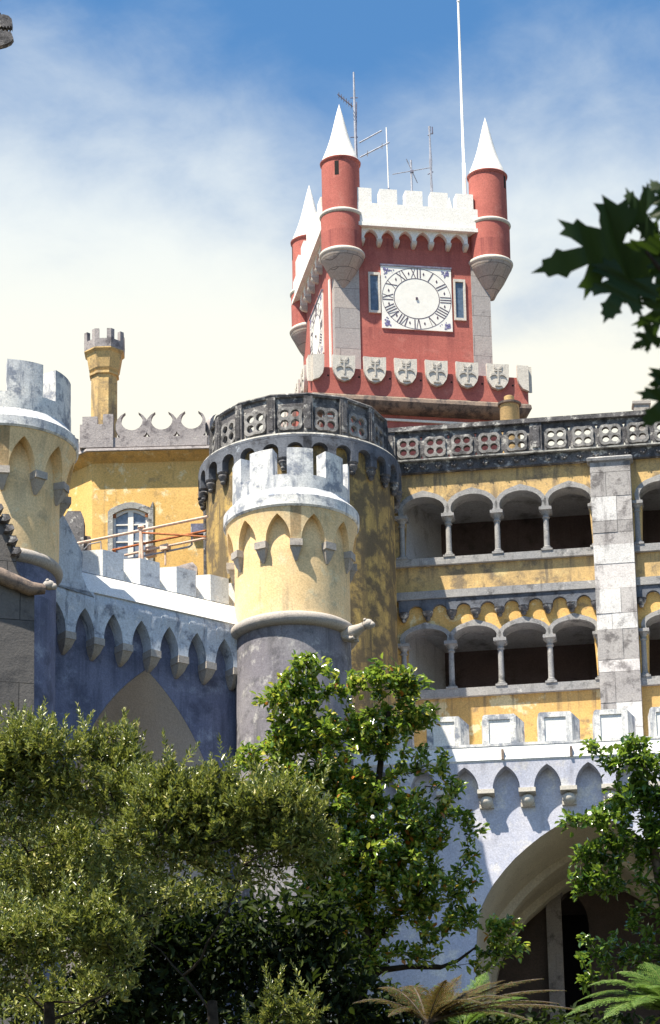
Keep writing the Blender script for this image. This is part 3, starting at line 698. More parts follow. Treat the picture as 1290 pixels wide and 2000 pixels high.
# ------------------------------------------------------------------ round turrets with pointed corbel arches
def watch_turret(name, label, cx, zc, px, ncor, cor0, merl, nm, ref, basemat='blue'):
    """px: pixel radii and heights (read at the silhouette ends)"""
    F = Frame(cx, ref, zc, 0)
    z = lambda k: F.z(cx, px[k], 0)
    r = lambda k: F.x(cx + px[k], ref) - F.x(cx, ref)
    root = thing(name, label, 'turret', F, group='yellow bartizan turrets')
    zt, zb = z('band_top'), z('band_bot')
    rw, rb, rs, rbody = r('r_wall'), r('r_band'), r('r_shell'), r('r_body')
    zc0, zm, zcor, ztor = z('crenel'), z('merlon'), z('corbel'), z('torus')
    MB().lathe([(0, zt + .02), (rw - .02, zt + .02), (rw, zt + .1), (rw, zc0), (rw - .42, zc0), (rw - .42, zt + .3), (0, zt + .3)], 64).build('parapet', MT['white_old'], root)
    MB().lathe([(rb - .3, zb - .0), (rb - .01, zb), (rb + .03, zb + .05), (rb + .03, zt - .06), (rb - .02, zt), (rw + .02, zt + .17), (rw - .02, zt + .3)], 72).build('cornice_band', MT['white_old'], root)
    P = radial(rw)
    for i in range(nm):
        a = R(merl[0] + i * 360 / nm)
        mb = MB(); mb.sector(P, a - R(merl[1] / 2), a + R(merl[1] / 2), 0., -.42, zc0 + .001, zm, 6)
        mb.build('merlon', MT['white_old'], root)
    P = radial(rbody)
    flare = lambda zz: (rs - rbody) * .84 + (rb - .03 - rs + (rs - rbody) * .16) * max(0., (zz - zcor) / (zb - zcor)) ** 1.5
    pit = 2 * PI / ncor
    mb = MB(); machic(mb, P, R(cor0), ncor, pit, pit * .30, zcor, zcor + (zb - zcor) * .80, zb, flare, -.06, 1 / rbody, 5)
    mb.build('corbel_arches', MT['yellow_pale'], root)
    cw = pit * .17 * rbody
    e = (rs - rbody) * .95
    for i in range(ncor):
        corbel(P, R(cor0) + i * pit, 1 / rbody, -.06, [(zcor, cw, e + .05), (zcor - .2, cw, e + .05), (zcor - .2, cw * .9, e), (zcor - .42, cw * .55, e * .62), (zcor - .58, cw * .2, e * .15)]).build('corbel', MT['corbel'], root)
    MB().lathe([(rbody * .985, ztor), (rbody, ztor + .5), (rbody * 1.0, zcor), (rbody * .99, zb)], 64).build('drum', MT['yellow_pale'], root)
    rt = r('r_torus')
    MB().lathe([(rbody * .9, ztor + .17)] + [(rt - .2 + .2 * math.sin(PI * q / 8), ztor - .19 * math.cos(PI * q / 8)) for q in range(9)][::-1] + [(rbody * .9, ztor - .2)], 64).build('torus_moulding', MT['corbel'], root)
    MB().lathe([(r('r_base') + .15, -1), (r('r_base'), ztor - 4), (r('r_base'), ztor - .15)], 64).build('base_drum', MT[basemat], root)
    return F, root, z, r

WF, wroot, wz, wr = watch_turret('watch_turret', 'pale yellow round turret with stained white merlons before the blackened round tower', 570, 106.5, dict(
    merlon=918, crenel=969, band_top=1010, band_bot=1036, corbel=1098, torus=1246, r_wall=115, r_band=131, r_shell=125, r_body=112, r_torus=127, r_base=112),
    11, 4.5, (10, 26), 9, 1050, 'grey_purple')
LF, lroot, lz, lr = watch_turret('watch_turret', 'pale yellow round turret cut off by the left edge of the photo', -2, 101.5, dict(
    merlon=757, crenel=819, band_top=866, band_bot=890, corbel=963, torus=1122, r_wall=140, r_band=153, r_shell=140, r_body=119, r_torus=127, r_base=114),
    11, 8, (26, 31), 8, 950)

def spout(root, F):
    zc = F.z(690, 1250, 0)
    rb = wr('r_base')
    a0 = R(62)
    d = Vector((math.sin(a0), -math.cos(a0), 0))
    c = d * rb; c.z = zc - .12
    mb = MB()
    mb.tube([c - d * .1, c + d * .1, c + d * .3 + Vector((0, 0, .03)), c + d * .5 + Vector((0, 0, .10)), c + d * .62 + Vector((0, 0, .14))], [.2, .21, .19, .13, .12], 12)
    h = c + d * .74 + Vector((0, 0, .17))
    mb.ball(h, .15, 12, 8, (1.05, 1, .95)); mb.ball(h + d * .12 + Vector((0, 0, -.04)), .09, 10, 6)
    s = Vector((-d.y, d.x, 0))
    for k in (-1, 1):
        mb.ball(h + s * .11 * k + Vector((0, 0, .1)) - d * .04, .05, 8, 5)
        mb.tube([c + d * .05 + s * .1 * k + Vector((0, 0, -.1)), c + d * .28 + s * .13 * k + Vector((0, 0, -.2)), c + d * .36 + s * .13 * k + Vector((0, 0, -.18))], [.09, .06, .05], 8)
    mb.build('gargoyle', MT['corbel'], root, 60)
spout(wroot, WF)

# ------------------------------------------------------------------ big round tower with the black balustrade
def quatrefoil_loops(cx, cz, q, n=11):
    """four lobes round a small cross of stone"""
    out = []
    for k in range(4):
        a = PI / 4 + k * PI / 2
        c = (cx + q * .52 * math.cos(a), cz + q * .52 * math.sin(a))
        L = []
        for i in range(n):
            t = 2 * PI * i / n
            rr = q * .32 * (1 + .18 * math.cos(t - a))
            L.append((c[0] + rr * math.cos(t), c[1] + rr * math.sin(t)))
        out.append(L)
    return out

def ring_loop(cx, cz, ro, n=28):
    return [(cx + ro * math.cos(2 * PI * i / n), cz + ro * math.sin(2 * PI * i / n)) for i in range(n)]

def lobed_loop(cx, cz, q, n=40):
    return [(cx + q * (1.0 + .16 * abs(math.cos(2 * t)) ** .6 * 0 + .13 * math.cos(4 * (t - PI / 4))) * math.cos(t), cz + q * (1.0 + .13 * math.cos(4 * (t - PI / 4))) * math.sin(t)) for t in [2 * PI * i / n for i in range(n)]]

def balustrade_panel(P, u0, u1, z0, z1, root, nq=1, mat='dark'):
    """pierced slab: quatrefoils with slots between, raised rims in front"""
    cz = (z0 + z1) / 2 - (z1 - z0) * .03
    pitch = (u1 - u0) / nq
    q = min(pitch * .42, (z1 - z0) * .34)
    loops = [[(u0, z0), (u1, z0), (u1, z1), (u0, z1)]]
    rims = []
    for i in range(nq):
        cx = u0 + (i + .5) * pitch
        lobes = quatrefoil_loops(cx, cz, q)
        loops += [l[::-1] for l in lobes]
        rims.append((lobed_loop(cx, cz, q * 1.04), [l[::-1] for l in lobes]))
        if i:
            x = u0 + i * pitch
            for s in (1, -1):
                zb = cz + s * q * .98
                loops.append([(x - .05, zb + s * .03), (x, zb - s * .11), (x + .05, zb + s * .03)][::1])
    o = MB().plate(loops, 0., -.11, P).build('balustrade_panel', MT[mat], root)
    for a, h in rims:
        MB().plate([a] + h, .055, -.001, P).build('quatrefoil_rim', MT['tracery'], o)

def round_tower():
    F = Frame(586, 930, 115.2, 0)
    root = thing('round_tower', 'big round yellow tower streaked black under a blackened pierced balustrade', 'tower', F)
    z = lambda py: F.z(586, py, 0)
    r = lambda p: F.x(586 + p, 930) - F.x(586, 930)
    zl, zt = z(925), z(836)
    rled, rbal, rbody = r(196), r(170), r(183)
    MB().lathe([(rbody, -1), (rbody, zl - .2)], 96).build('wall', MT['yellow_old'], root)
    # corbel table of round arches
    P = radial(rbody)
    n = 26; pit = 2 * PI / n
    zsp = zl - .72
    e = rled - rbody
    def horseshoe(a, h, k=10):
        return [(-a, 0)] + [(a * 1.0 * math.cos(PI * (1 - i / k)), h - a * .98 + a * .98 * math.sin(PI * i / k)) for i in range(k + 1)] + [(a, 0)]
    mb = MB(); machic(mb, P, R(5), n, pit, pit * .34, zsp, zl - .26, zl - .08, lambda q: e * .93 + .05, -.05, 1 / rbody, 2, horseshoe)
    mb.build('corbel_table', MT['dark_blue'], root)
    for i in range(n):
        a = R(5) + i * pit
        c = [P(a, 0, 0)[k] for k in (0, 1)]
        d = Vector((c[0], c[1], 0)).normalized()
        m = (c[0] + d.x * .1, c[1] + d.y * .1)
        MB().lathe([(0, zsp - .38), (.05, zsp - .37), (.09, zsp - .31), (.08, zsp - .26), (.12, zsp - .2), (.15, zsp - .12), (.13, zsp - .06), (.16, zsp - .03), (.17, zsp + .01), (0, zsp + .01)], 14, m).build('pendant', MT['dark'], root)
    MB().lathe([(rbody - .1, zl - .12), (rled - .03, zl - .10), (rled + .02, zl - .06), (rled + .02, zl + .01), (rled - .05, zl + .05)], 96).build('ledge', MT['dark_blue'], root)
    MB().lathe([(rled + .02, zl + .012), (rled - .02, zl + .075), (rbal - .35, zl + .12), (0, zl + .12)], 96).build('ledge_rim', MT['rim'], root)
    # balustrade of 15 flat panels
    nb = 15; half = PI / nb
    for i in range(nb):
        a = R(-5.5) + i * 2 * half
        L = rbal * math.sin(half)
        def Pp(u, d, zz, a=a):
            o = rbal * math.cos(half) + d
            return (u * math.cos(a) + o * math.sin(a), u * math.sin(a) - o * math.cos(a), zz)
        zb = zl + .1
        balustrade_panel(Pp, -L + .08, L - .08, zb + .0, zt - .12, root)
        mb = MB(); mb.sector(Pp, -L + .05, L - .05, .035, -.13, zb, zb + .12); mb.build('plinth_rail', MT['dark'], root)
        def Pq(u, d, zz, a=a + half):
            o = rbal + d
            return (u * math.cos(a) + o * math.sin(a), u * math.sin(a) - o * math.cos(a), zz)
        mb = MB(); mb.sector(Pq, -.13, .13, .075, -.16, zb, zt - .1); mb.sector(Pq, -.07, .07, .105, .0, zb + .22, zt - .26); mb.build('post', MT['dark'], root)
    prof = [(rbal - .2, zt - .13), (rbal + .07, zt - .11), (rbal + .10, zt - .05), (rbal + .06, zt + .0), (rbal - .16, zt + .02), (rbal - .2, zt - .13)]
    MB().lathe(prof, nb, (0, 0), R(-5.5) + half, R(-5.5) + half + 2 * PI).build('coping', MT['dark'], root, 20)
    return F, rbody, zl
BF, brad, bzl = round_tower()

# ------------------------------------------------------------------ two-storey gallery
def gallery():
    F = Frame(780, 1100, 115, -7.5)
    root = thing('gallery_building', 'two-storey yellow gallery with rows of arches on slim columns and a blackened balustrade', 'building', F)
    z = lambda px, py, y=0.: F.z(px, py, y)
    xe = 13.6                                        # runs on past the frame
    xp0, xp1 = F.x(1163, 1150, -.35), F.x(1243, 1150, -.35)
    z_top = z(960, 897); z_band = z(960, 917)
    xl = -.35
    # the wall with its arcades
    a_pit = F.x(972, 1050) - F.x(876.5, 1050)
    def arch_pts(xc, zcap, a, up, down, n=14):
        zc = zcap + down
        pts = []
        for i in range(n + 1):
            t = PI + R(28) - (PI + R(56)) * i / n
            s = math.sin(t)
            pts.append((xc + a * math.cos(t) * (1. if s > 0 else 1.0), zc + (up * (s if s > 0 else 0) + (down / math.sin(R(28)) * s if s < 0 else 0))))
        return pts
    floors = []
    for (cap, cappx, apex, apexpx, sillt, sillb, sillpx, colx) in (
            (1000, 970, 959, 1015, 1084, 1098, 970, 972), (1249, 979, 1217, 1021, 1342, 1358, 979, 979)):
        floors.append(dict(cap=z(cappx, cap), apex=z(apexpx, apex), st=z(sillpx, sillt), sb=z(sillpx, sillb), x=F.x(colx, (cap + sillt) / 2)))
    loops = []
    bays = []
    pier = a_pit * .13
    for f in floors:
        up = (f['apex'] - f['cap']) * .68; dn = (f['apex'] - f['cap']) * .32
        # bay 1: arches between columns, four of them left of the pilaster; bay 2: right of it
        for xa, n in ((f['x'] - 2 * a_pit, 4), (xp1 + .12, 4)):
            hole = [(xa + pier / 2, f['st'])]
            for i in range(n):
                xc = xa + (i + .5) * a_pit
                pts = arch_pts(xc, f['cap'], a_pit / 2 - pier * .42, up, dn)
                hole += pts
                bays.append((f, xc, pts))
            hole += [(xa + n * a_pit - pier / 2, f['st'])]
            loops.append(hole)
            f.setdefault('cols', []).extend([(xa + i * a_pit, i in (0, n)) for i in range(n + 1)])
    zlow = z(970, 1475)
    zsplit = z(970, 1153)
    up_l = [(xl, zsplit), (xe, zsplit), (xe, z_top), (xl, z_top)]
    lo_l = [(xl, zlow), (xe, zlow), (xe, zsplit), (xl, zsplit)]
    MB().plate([up_l] + [l[::-1] for l in loops[:2]], 0., -.5, straight(0)).build('upper_wall', MT['ochre_wet'], root)
    MB().plate([lo_l] + [l[::-1] for l in loops[2:]], 0., -.5, straight(0)).build('lower_wall', MT['ochre'], root)
    # hood mouldings
    for f, xc, pts in bays:
        zc = f['cap'] + (f['apex'] - f['cap']) * .3
        out = []
        for (x, zz) in pts:
            v = Vector((x - xc, (zz - zc) * 1.05)); v = v * (1 + .125 / max(.2, v.length))
            out.append((xc + v.x, zc + v.y))
        top = max(range(len(out)), key=lambda i: out[i][1]); out[top] = (out[top][0], out[top][1] + .05)
        inn = [(xc + (x - xc) * .985, zz - .012) for x, zz in pts]
        MB().plate([inn + out[::-1]], .09, -.506, straight(0)).build('hood_mould', MT['grey'], root)
    # columns
    for f in floors:
        zt, zb = f['cap'], f['st']
        h = zt - zb
        for xc, end in f['cols']:
            if end: xc += (.06 if xc < xp0 - 1 else 0.)
            c = (xc, -.10 + .12)
            col = MB().lathe([(.088, zb + .16), (.082, zb + h * .5), (.08, zt - .30)], 16, c).build('column', MT['grey'], root)
            cap = MB().lathe([(.08, zt - .32), (.115, zt - .30), (.115, zt - .27), (.085, zt - .25), (.10, zt - .18), (.15, zt - .10), (.165, zt - .085)], 16, c)
            cap.box(c[0] - .19, c[0] + .19, c[1] - .2, c[1] + .22, zt - .085, zt + .012)
            cap.build('capital', MT['grey'], col)
            ba = MB().lathe([(.16, zb + .06), (.165, zb + .09), (.12, zb + .12), (.125, zb + .15), (.088, zb + .18)], 16, c)
            ba.box(c[0] - .17, c[0] + .17, c[1] - .18, c[1] + .2, zb - .0, zb + .06)
            ba.build('base', MT['grey'], col)
        for a, b in ((xl, xp0 + .1), (xp1 - .05, xe)):
            MB().box(a, b, -.13, .56, f['sb'], f['st'] + .003).build('sill', MT['grey'], root)
    # string course and corbel table between the floors
    zs1, zs0 = z(970, 1146, -.15), z(970, 1161, -.15)
    zca, zcb = z(951, 1174, -.12), z(980, 1187, -.12)
    cp = F.x(979.5, 1190, -.1) - F.x(932.5, 1190, -.1)
    c0 = F.x(789, 1190, -.1)
    def horseshoe(a, h, k=8):
        return [(-a, 0), (-a * 1.0, h - a * .95)] + [(a * math.cos(PI * (1 - i / k)), h - a * .95 + a * .95 * math.sin(PI * i / k)) for i in range(1, k)] + [(a, h - a * .95), (a, 0)]
    for (xa, n, xs0, xs1) in ((c0, 8, xl, xp0 + .1), (xp1 + .12, 7, xp1 - .05, xe)):
        MB().box(xs0, xs1, -.18, .0, zs0, zs1).build('string_course', MT['grey'], root)
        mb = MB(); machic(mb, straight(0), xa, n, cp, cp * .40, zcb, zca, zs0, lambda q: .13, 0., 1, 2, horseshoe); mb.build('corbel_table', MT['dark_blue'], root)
        for i in range(n + 1):
            c = (xa + i * cp, -.1)
            MB().lathe([(0, zcb - .27), (.05, zcb - .26), (.085, zcb - .2), (.07, zcb - .17), (.12, zcb - .13), (.15, zcb - .06), (.15, zcb - .01), (.17, zcb + .01), (0, zcb + .011)], 14, c).build('pendant', MT['dark'], root)
    # band with rosettes and the balustrade
    MB().box(xl, xe, -.16, .0, z_band, z_top + .05).build('rosette_band', MT['dark'], root)
    rp = F.x(949, 907, -.16) - F.x(918.3, 907, -.16); x = F.x(796, 917, -.16); zr = (z_band + z_top + .05) / 2
    while x < 9.5:
        mb = MB(); mb.ball((x, -.17, zr), .105, 10, 6, (1, .45, 1))
        for k in range(5):
            mb.ball((x + .07 * math.cos(k * 1.257), -.215, zr + .07 * math.sin(k * 1.257)), .03, 6, 4)
        mb.build('rosette', MT['dark'], root, 70); x += rp
    zl = z_top + .05
    zr0 = F.z(960, 889, -.3); ztop = F.z(960, 823, -.2)
    MB().box(xl, xe, -.30, .05, zl, zr0).build('ledge', MT['rim'], root)
    Pb = straight(-.12)
    post = [F.x(1047, 850, -.12)]
    pw = .18
    for a, b, n in ((F.x(771, 880, -.12), post[0] - pw, 5), (post[0] + pw, post[0] + pw + 5 * (post[0] - pw - F.x(771, 880, -.12)) / 5, 5),
                    (post[0] + 3 * pw + (post[0] - pw - F.x(771, 880, -.12)), xe, 6)):
        balustrade_panel(Pb, a, b, zr0, ztop - .14, root, n)
    for xx in (F.x(771, 880, -.12) - pw + .03, post[0], post[0] + 2 * pw + (post[0] - pw - F.x(771, 880, -.12))):
        mb = MB(); mb.box(xx - pw, xx + pw, -.2, .08, zr0, ztop - .05); mb.box(xx - pw + .07, xx + pw - .07, -.235, -.1, zr0 + .2, ztop - .25); mb.build('post', MT['dark'], root)
    MB().box(xl, xe, -.24, .1, ztop - .14, ztop).build('coping', MT['dark'], root)
    # pilaster of big blocks
    zp = F.z(1196, 893, -.36)
    MB().box(xp0 + .03, xp1 - .03, -.33, .2, zlow, zp - .121).build('pilaster', MT['grey'], root)
    mb = MB(); q = zlow; g = random.Random(21)
    while q < zp - .2:
        h = min(g.choice((.38, .5, .62, .78, .95)), zp - .12 - q)
        if zp - .12 - q - h < .2: h = zp - .12 - q
        cut = g.choice((None, .38, .5, .62))
        xs = [xp0, xp1] if cut is None else [xp0, xp0 + (xp1 - xp0) * cut, xp1]
        for a, b in zip(xs[:-1], xs[1:]):
            d = g.uniform(0, .022)
            mb.box(a + .006, b - .006, -.36 + d, -.325, q + .006, q + h - .006)
            if a == xp0: mb.box(a - .0 + d * .6, a + .04, -.324, .0, q + .006, q + h - .006)
            if b == xp1: mb.box(b - .04, b - d * .6, -.324, .0, q + .006, q + h - .006)
        q += h
    mb.build('pilaster_facing', MT['ashlar'], root)
    mb = MB(); mb.loft([[(xp0 - o, -.36 - o, q), (xp1 + o, -.36 - o, q), (xp1 + o, -.02, q), (xp0 - o, -.02, q)] for o, q in ((.0, zp - .12), (.07, zp - .1), (.09, zp - .02), (.02, zp + .04))]); mb.build('pilaster_cap', MT['grey'], root)
    # inside of the arcades
    D = 3.4
    for f in floors:
        zf = f['st'] - 1.0; zc = f['apex'] + .45
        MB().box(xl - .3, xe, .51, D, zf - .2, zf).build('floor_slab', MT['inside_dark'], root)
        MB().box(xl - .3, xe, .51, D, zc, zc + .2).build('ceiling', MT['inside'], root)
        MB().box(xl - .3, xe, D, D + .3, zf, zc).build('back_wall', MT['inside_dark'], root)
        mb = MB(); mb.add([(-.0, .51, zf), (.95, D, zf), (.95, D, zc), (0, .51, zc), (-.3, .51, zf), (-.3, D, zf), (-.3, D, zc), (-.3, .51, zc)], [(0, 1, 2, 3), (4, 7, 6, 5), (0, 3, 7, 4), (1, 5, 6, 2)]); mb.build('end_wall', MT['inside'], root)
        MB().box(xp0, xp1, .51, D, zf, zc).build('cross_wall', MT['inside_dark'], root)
        xd = 2.1
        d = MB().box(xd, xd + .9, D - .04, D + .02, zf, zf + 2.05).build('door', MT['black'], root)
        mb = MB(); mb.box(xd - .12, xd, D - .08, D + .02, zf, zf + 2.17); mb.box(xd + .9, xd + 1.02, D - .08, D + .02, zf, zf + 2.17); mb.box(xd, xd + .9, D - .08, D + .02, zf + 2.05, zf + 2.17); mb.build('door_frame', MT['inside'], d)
    # flat roof behind the balustrade
    MB().box(xl, xe, .5, 8, z_top - .2, z_top).build('roof', MT['moulding'], root)
    return F, ztop, z_top
GF, gztop, gzroof = gallery()

def roof_bits():
    # chimney pot standing behind the balustrade
    p = at(996, 812, 118.5); p.z = GF.o.z + gzroof
    t = thing('chimney_pot', 'round ochre chimney pot with a collar standing behind the gallery balustrade', 'chimney', loc=p)
    zt = at(996, 768, 118.5).z - p.z
    MB().lathe([(.31, 0), (.30, zt - .32), (.31, zt - .3)], 24).build('shaft', MT['pot'], t)
    MB().lathe([(.29, zt - .33), (.36, zt - .31), (.37, zt - .25), (.3, zt - .22), (.15, zt - .2)], 24).build('collar', MT['moulding'], t)
    MB().lathe([(.15, zt - .21), (.16, zt - .02), (.13, zt), (.1, zt), (.1, zt - .1), (0, zt - .1)], 20).build('cap', MT['pot'], t)
    p = at(1252, 800, 118); p.z = GF.o.z + gzroof
    t = thing('roof_block', 'pinkish chimney block showing above the balustrade at the right edge', 'chimney', loc=p)
    zt = at(1252, 783, 118).z - p.z
    MB().loft([[(-.22 * k, -.2 * k, q), (.25 * k, -.2 * k, q), (.25 * k, .2 * k, q), (-.22 * k, .2 * k, q)] for k, q in ((1, 0), (1, zt - .18), (1.2, zt - .14), (1.2, zt - .05), (.7, zt))]).build('shaft', MT['corbel'], t)
    MB().box(-.15, .15, -.12, .12, zt + .001, zt + .05).build('cap', MT['shield'], t)
roof_bits()

# ------------------------------------------------------------------ wall with a pointed gateway between the two turrets
def gate_wall():
    F = Frame(520, 1255, 106, 35.5)
    root = thing('gate_wall', 'deep blue wall with pale arched cornice, white merlons and a pointed gateway', 'wall', F)
    Y = -.47
    xl, xr = F.x(62, 1250), F.x(532, 1250)
    zf1 = F.z(292, 1181, Y); zs = F.z(274, 1143, .12)
    zsp, zap = F.z(254, 1257, Y), F.z(234, 1200, Y)
    zm = F.z(274, 1092, .12); zc = zs + .03
    # arch
    xa, za = F.p(286, 1307, 0)
    arch = [(xa + x, za - 5 + q) for x, q in pointed(2.5, 5., 16)]
    outline = [(xl, -1), (xa - 2.5, -1)] + arch + [(xa + 2.5, -1), (xr, -1), (xr, zf1), (xl, zf1)]
    MB().plate([outline], 0, -.9, straight(0)).build('wall', MT['blue'], root)
    # passage behind the arch
    vs = []; fs = []
    a2 = [(xa - 2.5, -1)] + arch + [(xa + 2.5, -1)]
    for x, q in a2: vs += [(x, .012, q), (x, 7, q)]
    for i in range(len(a2) - 1): fs.append((2 * i, 2 * i + 1, 2 * i + 3, 2 * i + 2))
    grow = [(xa + (x - xa) * .996, q - .012) for x, q in a2]
    vs = []
    for x, q in grow: vs += [(x, -.004, q), (x, 7, q)]
    MB().add(vs, fs).build('passage_vault', MT['vault_grey'], root)
    MB().box(xa - 7, xa + 5, 11, 11.3, -1, za + 2).build('courtyard_wall', MT['vault_grey'], root)
        # arched cornice
    cx = [F.x(p, q, Y) for p, q in ((141, 1243), (254, 1257), (469, 1303))]
    pit = (cx[2] - cx[0]) / 6
    n = 8; s0 = cx[0] - pit
    mb = MB(); machic(mb, straight(0), s0, n, pit, pit * .33, zsp, zap, zf1, lambda q: .40 + .06 * math.sin(max(0, min(1, (q - zap) / (zf1 - zap))) * PI), 0, 1, 4)
    mb.build('arched_cornice', MT['blue_white'], root)
    for i in range(n + 1):
        corbel(straight(0), s0 + i * pit, 1, 0., [(zsp, .165, .425), (zsp - .2, .165, .425), (zsp - .2, .15, .40), (zsp - .38, .11, .27), (zsp - .52, .045, .07)]).build('corbel', MT['corbel'], root)
    # sloping ledge and merlons
    xk = F.x(166, 1170, Y)
    pr = [(Y - .0, zf1 - .002), (Y + .05, zf1 + .1), (.12, zs), (.9, zs + .02), (.9, zf1 - .002)]
    MB().loft([[(x, a, b) for a, b in pr] for x in (xk, xr + .1)]).build('sloping_ledge', MT['slope_white'], root)
    MB().box(xk, xr, .121, .75, zs + .021, zc).build('parapet', MT['blue_white'], root)
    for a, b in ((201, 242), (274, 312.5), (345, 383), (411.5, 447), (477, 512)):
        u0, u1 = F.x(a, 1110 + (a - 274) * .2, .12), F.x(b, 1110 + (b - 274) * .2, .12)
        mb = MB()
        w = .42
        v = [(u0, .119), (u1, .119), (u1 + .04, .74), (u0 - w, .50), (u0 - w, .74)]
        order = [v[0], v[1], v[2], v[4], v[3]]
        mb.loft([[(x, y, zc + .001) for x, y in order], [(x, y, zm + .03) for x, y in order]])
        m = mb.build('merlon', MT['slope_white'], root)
        MB().box(u0 + .003, u1 - .003, .115, .1185, zc + .002, zm + .028).build('shaded_face', MT['blue_white'], m)  # stained blue plaster plate, its darker tone puts shade on the merlon front
    # raking parapet climbing to the left turret
    pts = [F.p(*q, Y) for q in ((104, 1000), (119, 997), (133, 1022), (163, 1084), (160, 1122), (170, 1148), (184, 1166))]; pts += [(pts[-1][0], zf1 - .003), (pts[0][0] - .3, zf1 - .003)]
    MB().plate([pts], 0, -.9, straight(Y - .003)).build('raking_parapet', MT['blue_white'], root)
    return F, zs
AF, azs = gate_wall()

# ------------------------------------------------------------------ lower terrace wall with the great arch
def terrace_wall():
    F = Frame(950, 1480, 107, -5)
    root = thing('terrace_wall', 'lavender terrace wall with panelled white merlons, corbelled arches and a great arch', 'wall', F)
    Y = -.42
    xl, xr = F.x(690, 1500), F.x(1560, 1480)
    zm, zc = F.z(976, 1395, Y + .1), F.z(1033, 1449, Y + .1)
    zl0 = F.z(982, 1487, Y)
    zap, zsp, zbot = F.z(990, 1496, Y + .05), F.z(1030, 1538, Y + .05), F.z(1030, 1577, 0)
    # great arch
    xa, za = F.p(1146, 1589, 0)
    half = [(1130, 1594), (1105, 1603), (1080, 1618), (1056, 1634), (1031, 1654), (1006.5, 1676), (985, 1700), (965, 1726), (952, 1748), (941, 1771), (935, 1797), (932, 1824), (930, 1882)]
    L = [F.p(*q, 0) for q in half]
    L.append((L[-1][0] - .02, -1))
    arch = L[::-1] + [(xa, za)] + [(2 * xa - x, q) for x, q in L]
    MB().plate([[(xl, -1)] + arch + [(xr, -1), (xr, zl0), (xl, zl0)]], 0, -1.0, straight(0)).build('wall', MT['lavender'], root)
    D = 6.6
    g = [(xa + (x - xa) * .997, q - .01) for x, q in arch]
    vs = []; fs = []
    for x, q in g: vs += [(x, -.004, q), (x, D, q)]
    for i in range(len(g) - 1): fs.append((2 * i, 2 * i + 1, 2 * i + 3, 2 * i + 2))
    MB().add(vs, fs).build('arch_vault', MT['vault'], root)
    # inner wall with a dark doorway and a stone jamb
    xd0, zd = F.p(1068, 1748, D)[0], F.z(1100, 1735, D)
    xd1 = F.x(1150, 1800, D)
    door = [(xd0, -1)] + [(xd0 + (xd1 - xd0) * (.5 + x), zd - 1.1 + q) for x, q in pointed(.5, 1.1, 6)] + [(xd1, -1)]
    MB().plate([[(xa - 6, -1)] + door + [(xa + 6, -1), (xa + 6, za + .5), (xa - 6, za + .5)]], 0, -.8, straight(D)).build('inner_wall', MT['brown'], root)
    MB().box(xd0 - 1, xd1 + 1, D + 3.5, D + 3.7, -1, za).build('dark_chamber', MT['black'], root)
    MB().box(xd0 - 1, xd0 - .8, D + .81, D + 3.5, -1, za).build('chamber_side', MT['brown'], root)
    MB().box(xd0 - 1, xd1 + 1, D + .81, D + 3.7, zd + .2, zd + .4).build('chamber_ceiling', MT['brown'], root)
    xj = F.x(1085, 1850, D)
    mb = MB(); mb.box(xj - .22, xj + .22, D - .25, D + .1, -1, zd - .3); mb.loft([[(xj - w, D - w - .1, q), (xj + w, D - w - .1, q), (xj + w, D + .1, q), (xj - w, D + .1, q)] for w, q in ((.22, zd - .299), (.34, zd - .1), (.34, zd + .05))])
    mb.build('stone_jamb', MT['cresting'], root)
    # ribs inside the arch
    for y in (3.1, 5.2):
        ins = [(xa + (x - xa) * .93, q - .2) for x, q in arch]
        MB().plate([[(x, q) for x, q in g] + ins[::-1]], 0, -.35, straight(y)).build('arch_rib', MT['vault'], root)
    # arched cornice
    c949 = F.x(949, 1545, Y); pit = (F.x(1111, 1545, Y) - c949) / 2
    s0 = c949 - 3 * pit; n = 10
    mb = MB(); machic(mb, straight(0), s0, n, pit, pit * .34, zsp, zap, zl0, lambda q: .36 + .06 * max(0, (q - zsp) / (zl0 - zsp)), 0, 1, 3)
    mb.build('arched_cornice', MT['lavender'], root)
    for i in range(n + 1):
        c = s0 + i * pit
        mb = MB(); mb.box(c - .235, c + .235, -.40, .0, zsp - .12, zsp - .001); mb.build('corbel_slab', MT['shield'], root)
        mb = MB(); mb.ball((c, -.16, zsp - .30), .19, 14, 8, (1.0, 1.0, .92)); mb.box(c - .2, c + .2, -.10, 0, zbot, zbot + .12); mb.build('corbel_ball', MT['shield'], root, 50)
    # sloping ledge, parapet and merlons
    pr = [(Y, zl0 - .002), (Y - .03, zl0 + .05), (Y + .04, zl0 + .2), (Y + .12, zc - .08), (.5, zc - .08), (.5, zl0 - .002)]
    MB().loft([[(x, a, b) for a, b in pr] for x in (xl, xr)]).build('sloping_ledge', MT['slope_white'], root)
    MB().box(xl, xr, Y + .1, .52, zc - .079, zc).build('parapet', MT['white_old'], root)
    p0, p1 = F.x(943, 1420, Y + .1), F.x(1008.6, 1420, Y + .1)
    mp = F.x(1052, 1420, Y + .1) - p0; w = p1 - p0
    for i in range(-2, 5):
        a = p0 + i * mp; b = a + w; y0 = Y + .1
        mb = MB()
        e = .17
        mb.plate([[(a, zc + .001), (a + e, zc + .001), (a + e, zm - .15), (b - e, zm - .15), (b - e, zc + .001), (b, zc + .001), (b, zm - .05), (b - .05, zm), (a + .05, zm), (a, zm - .05)]], 0, -.08, straight(y0))
        mb.loft([[(x, y, q) for x, y in ((a, y0 + .0805), (b, y0 + .0805), (b + .2, y0 + .75), (a - .06, y0 + .75))] for q in (zc + .001, zm - .02)])
        m = mb.build('merlon', MT['white_old'], root)
        MB().box(a + e, b - e, y0 + .035, y0 + .07, zl0 + .2, zm - .152).build('panel', MT['slope_white'], m)
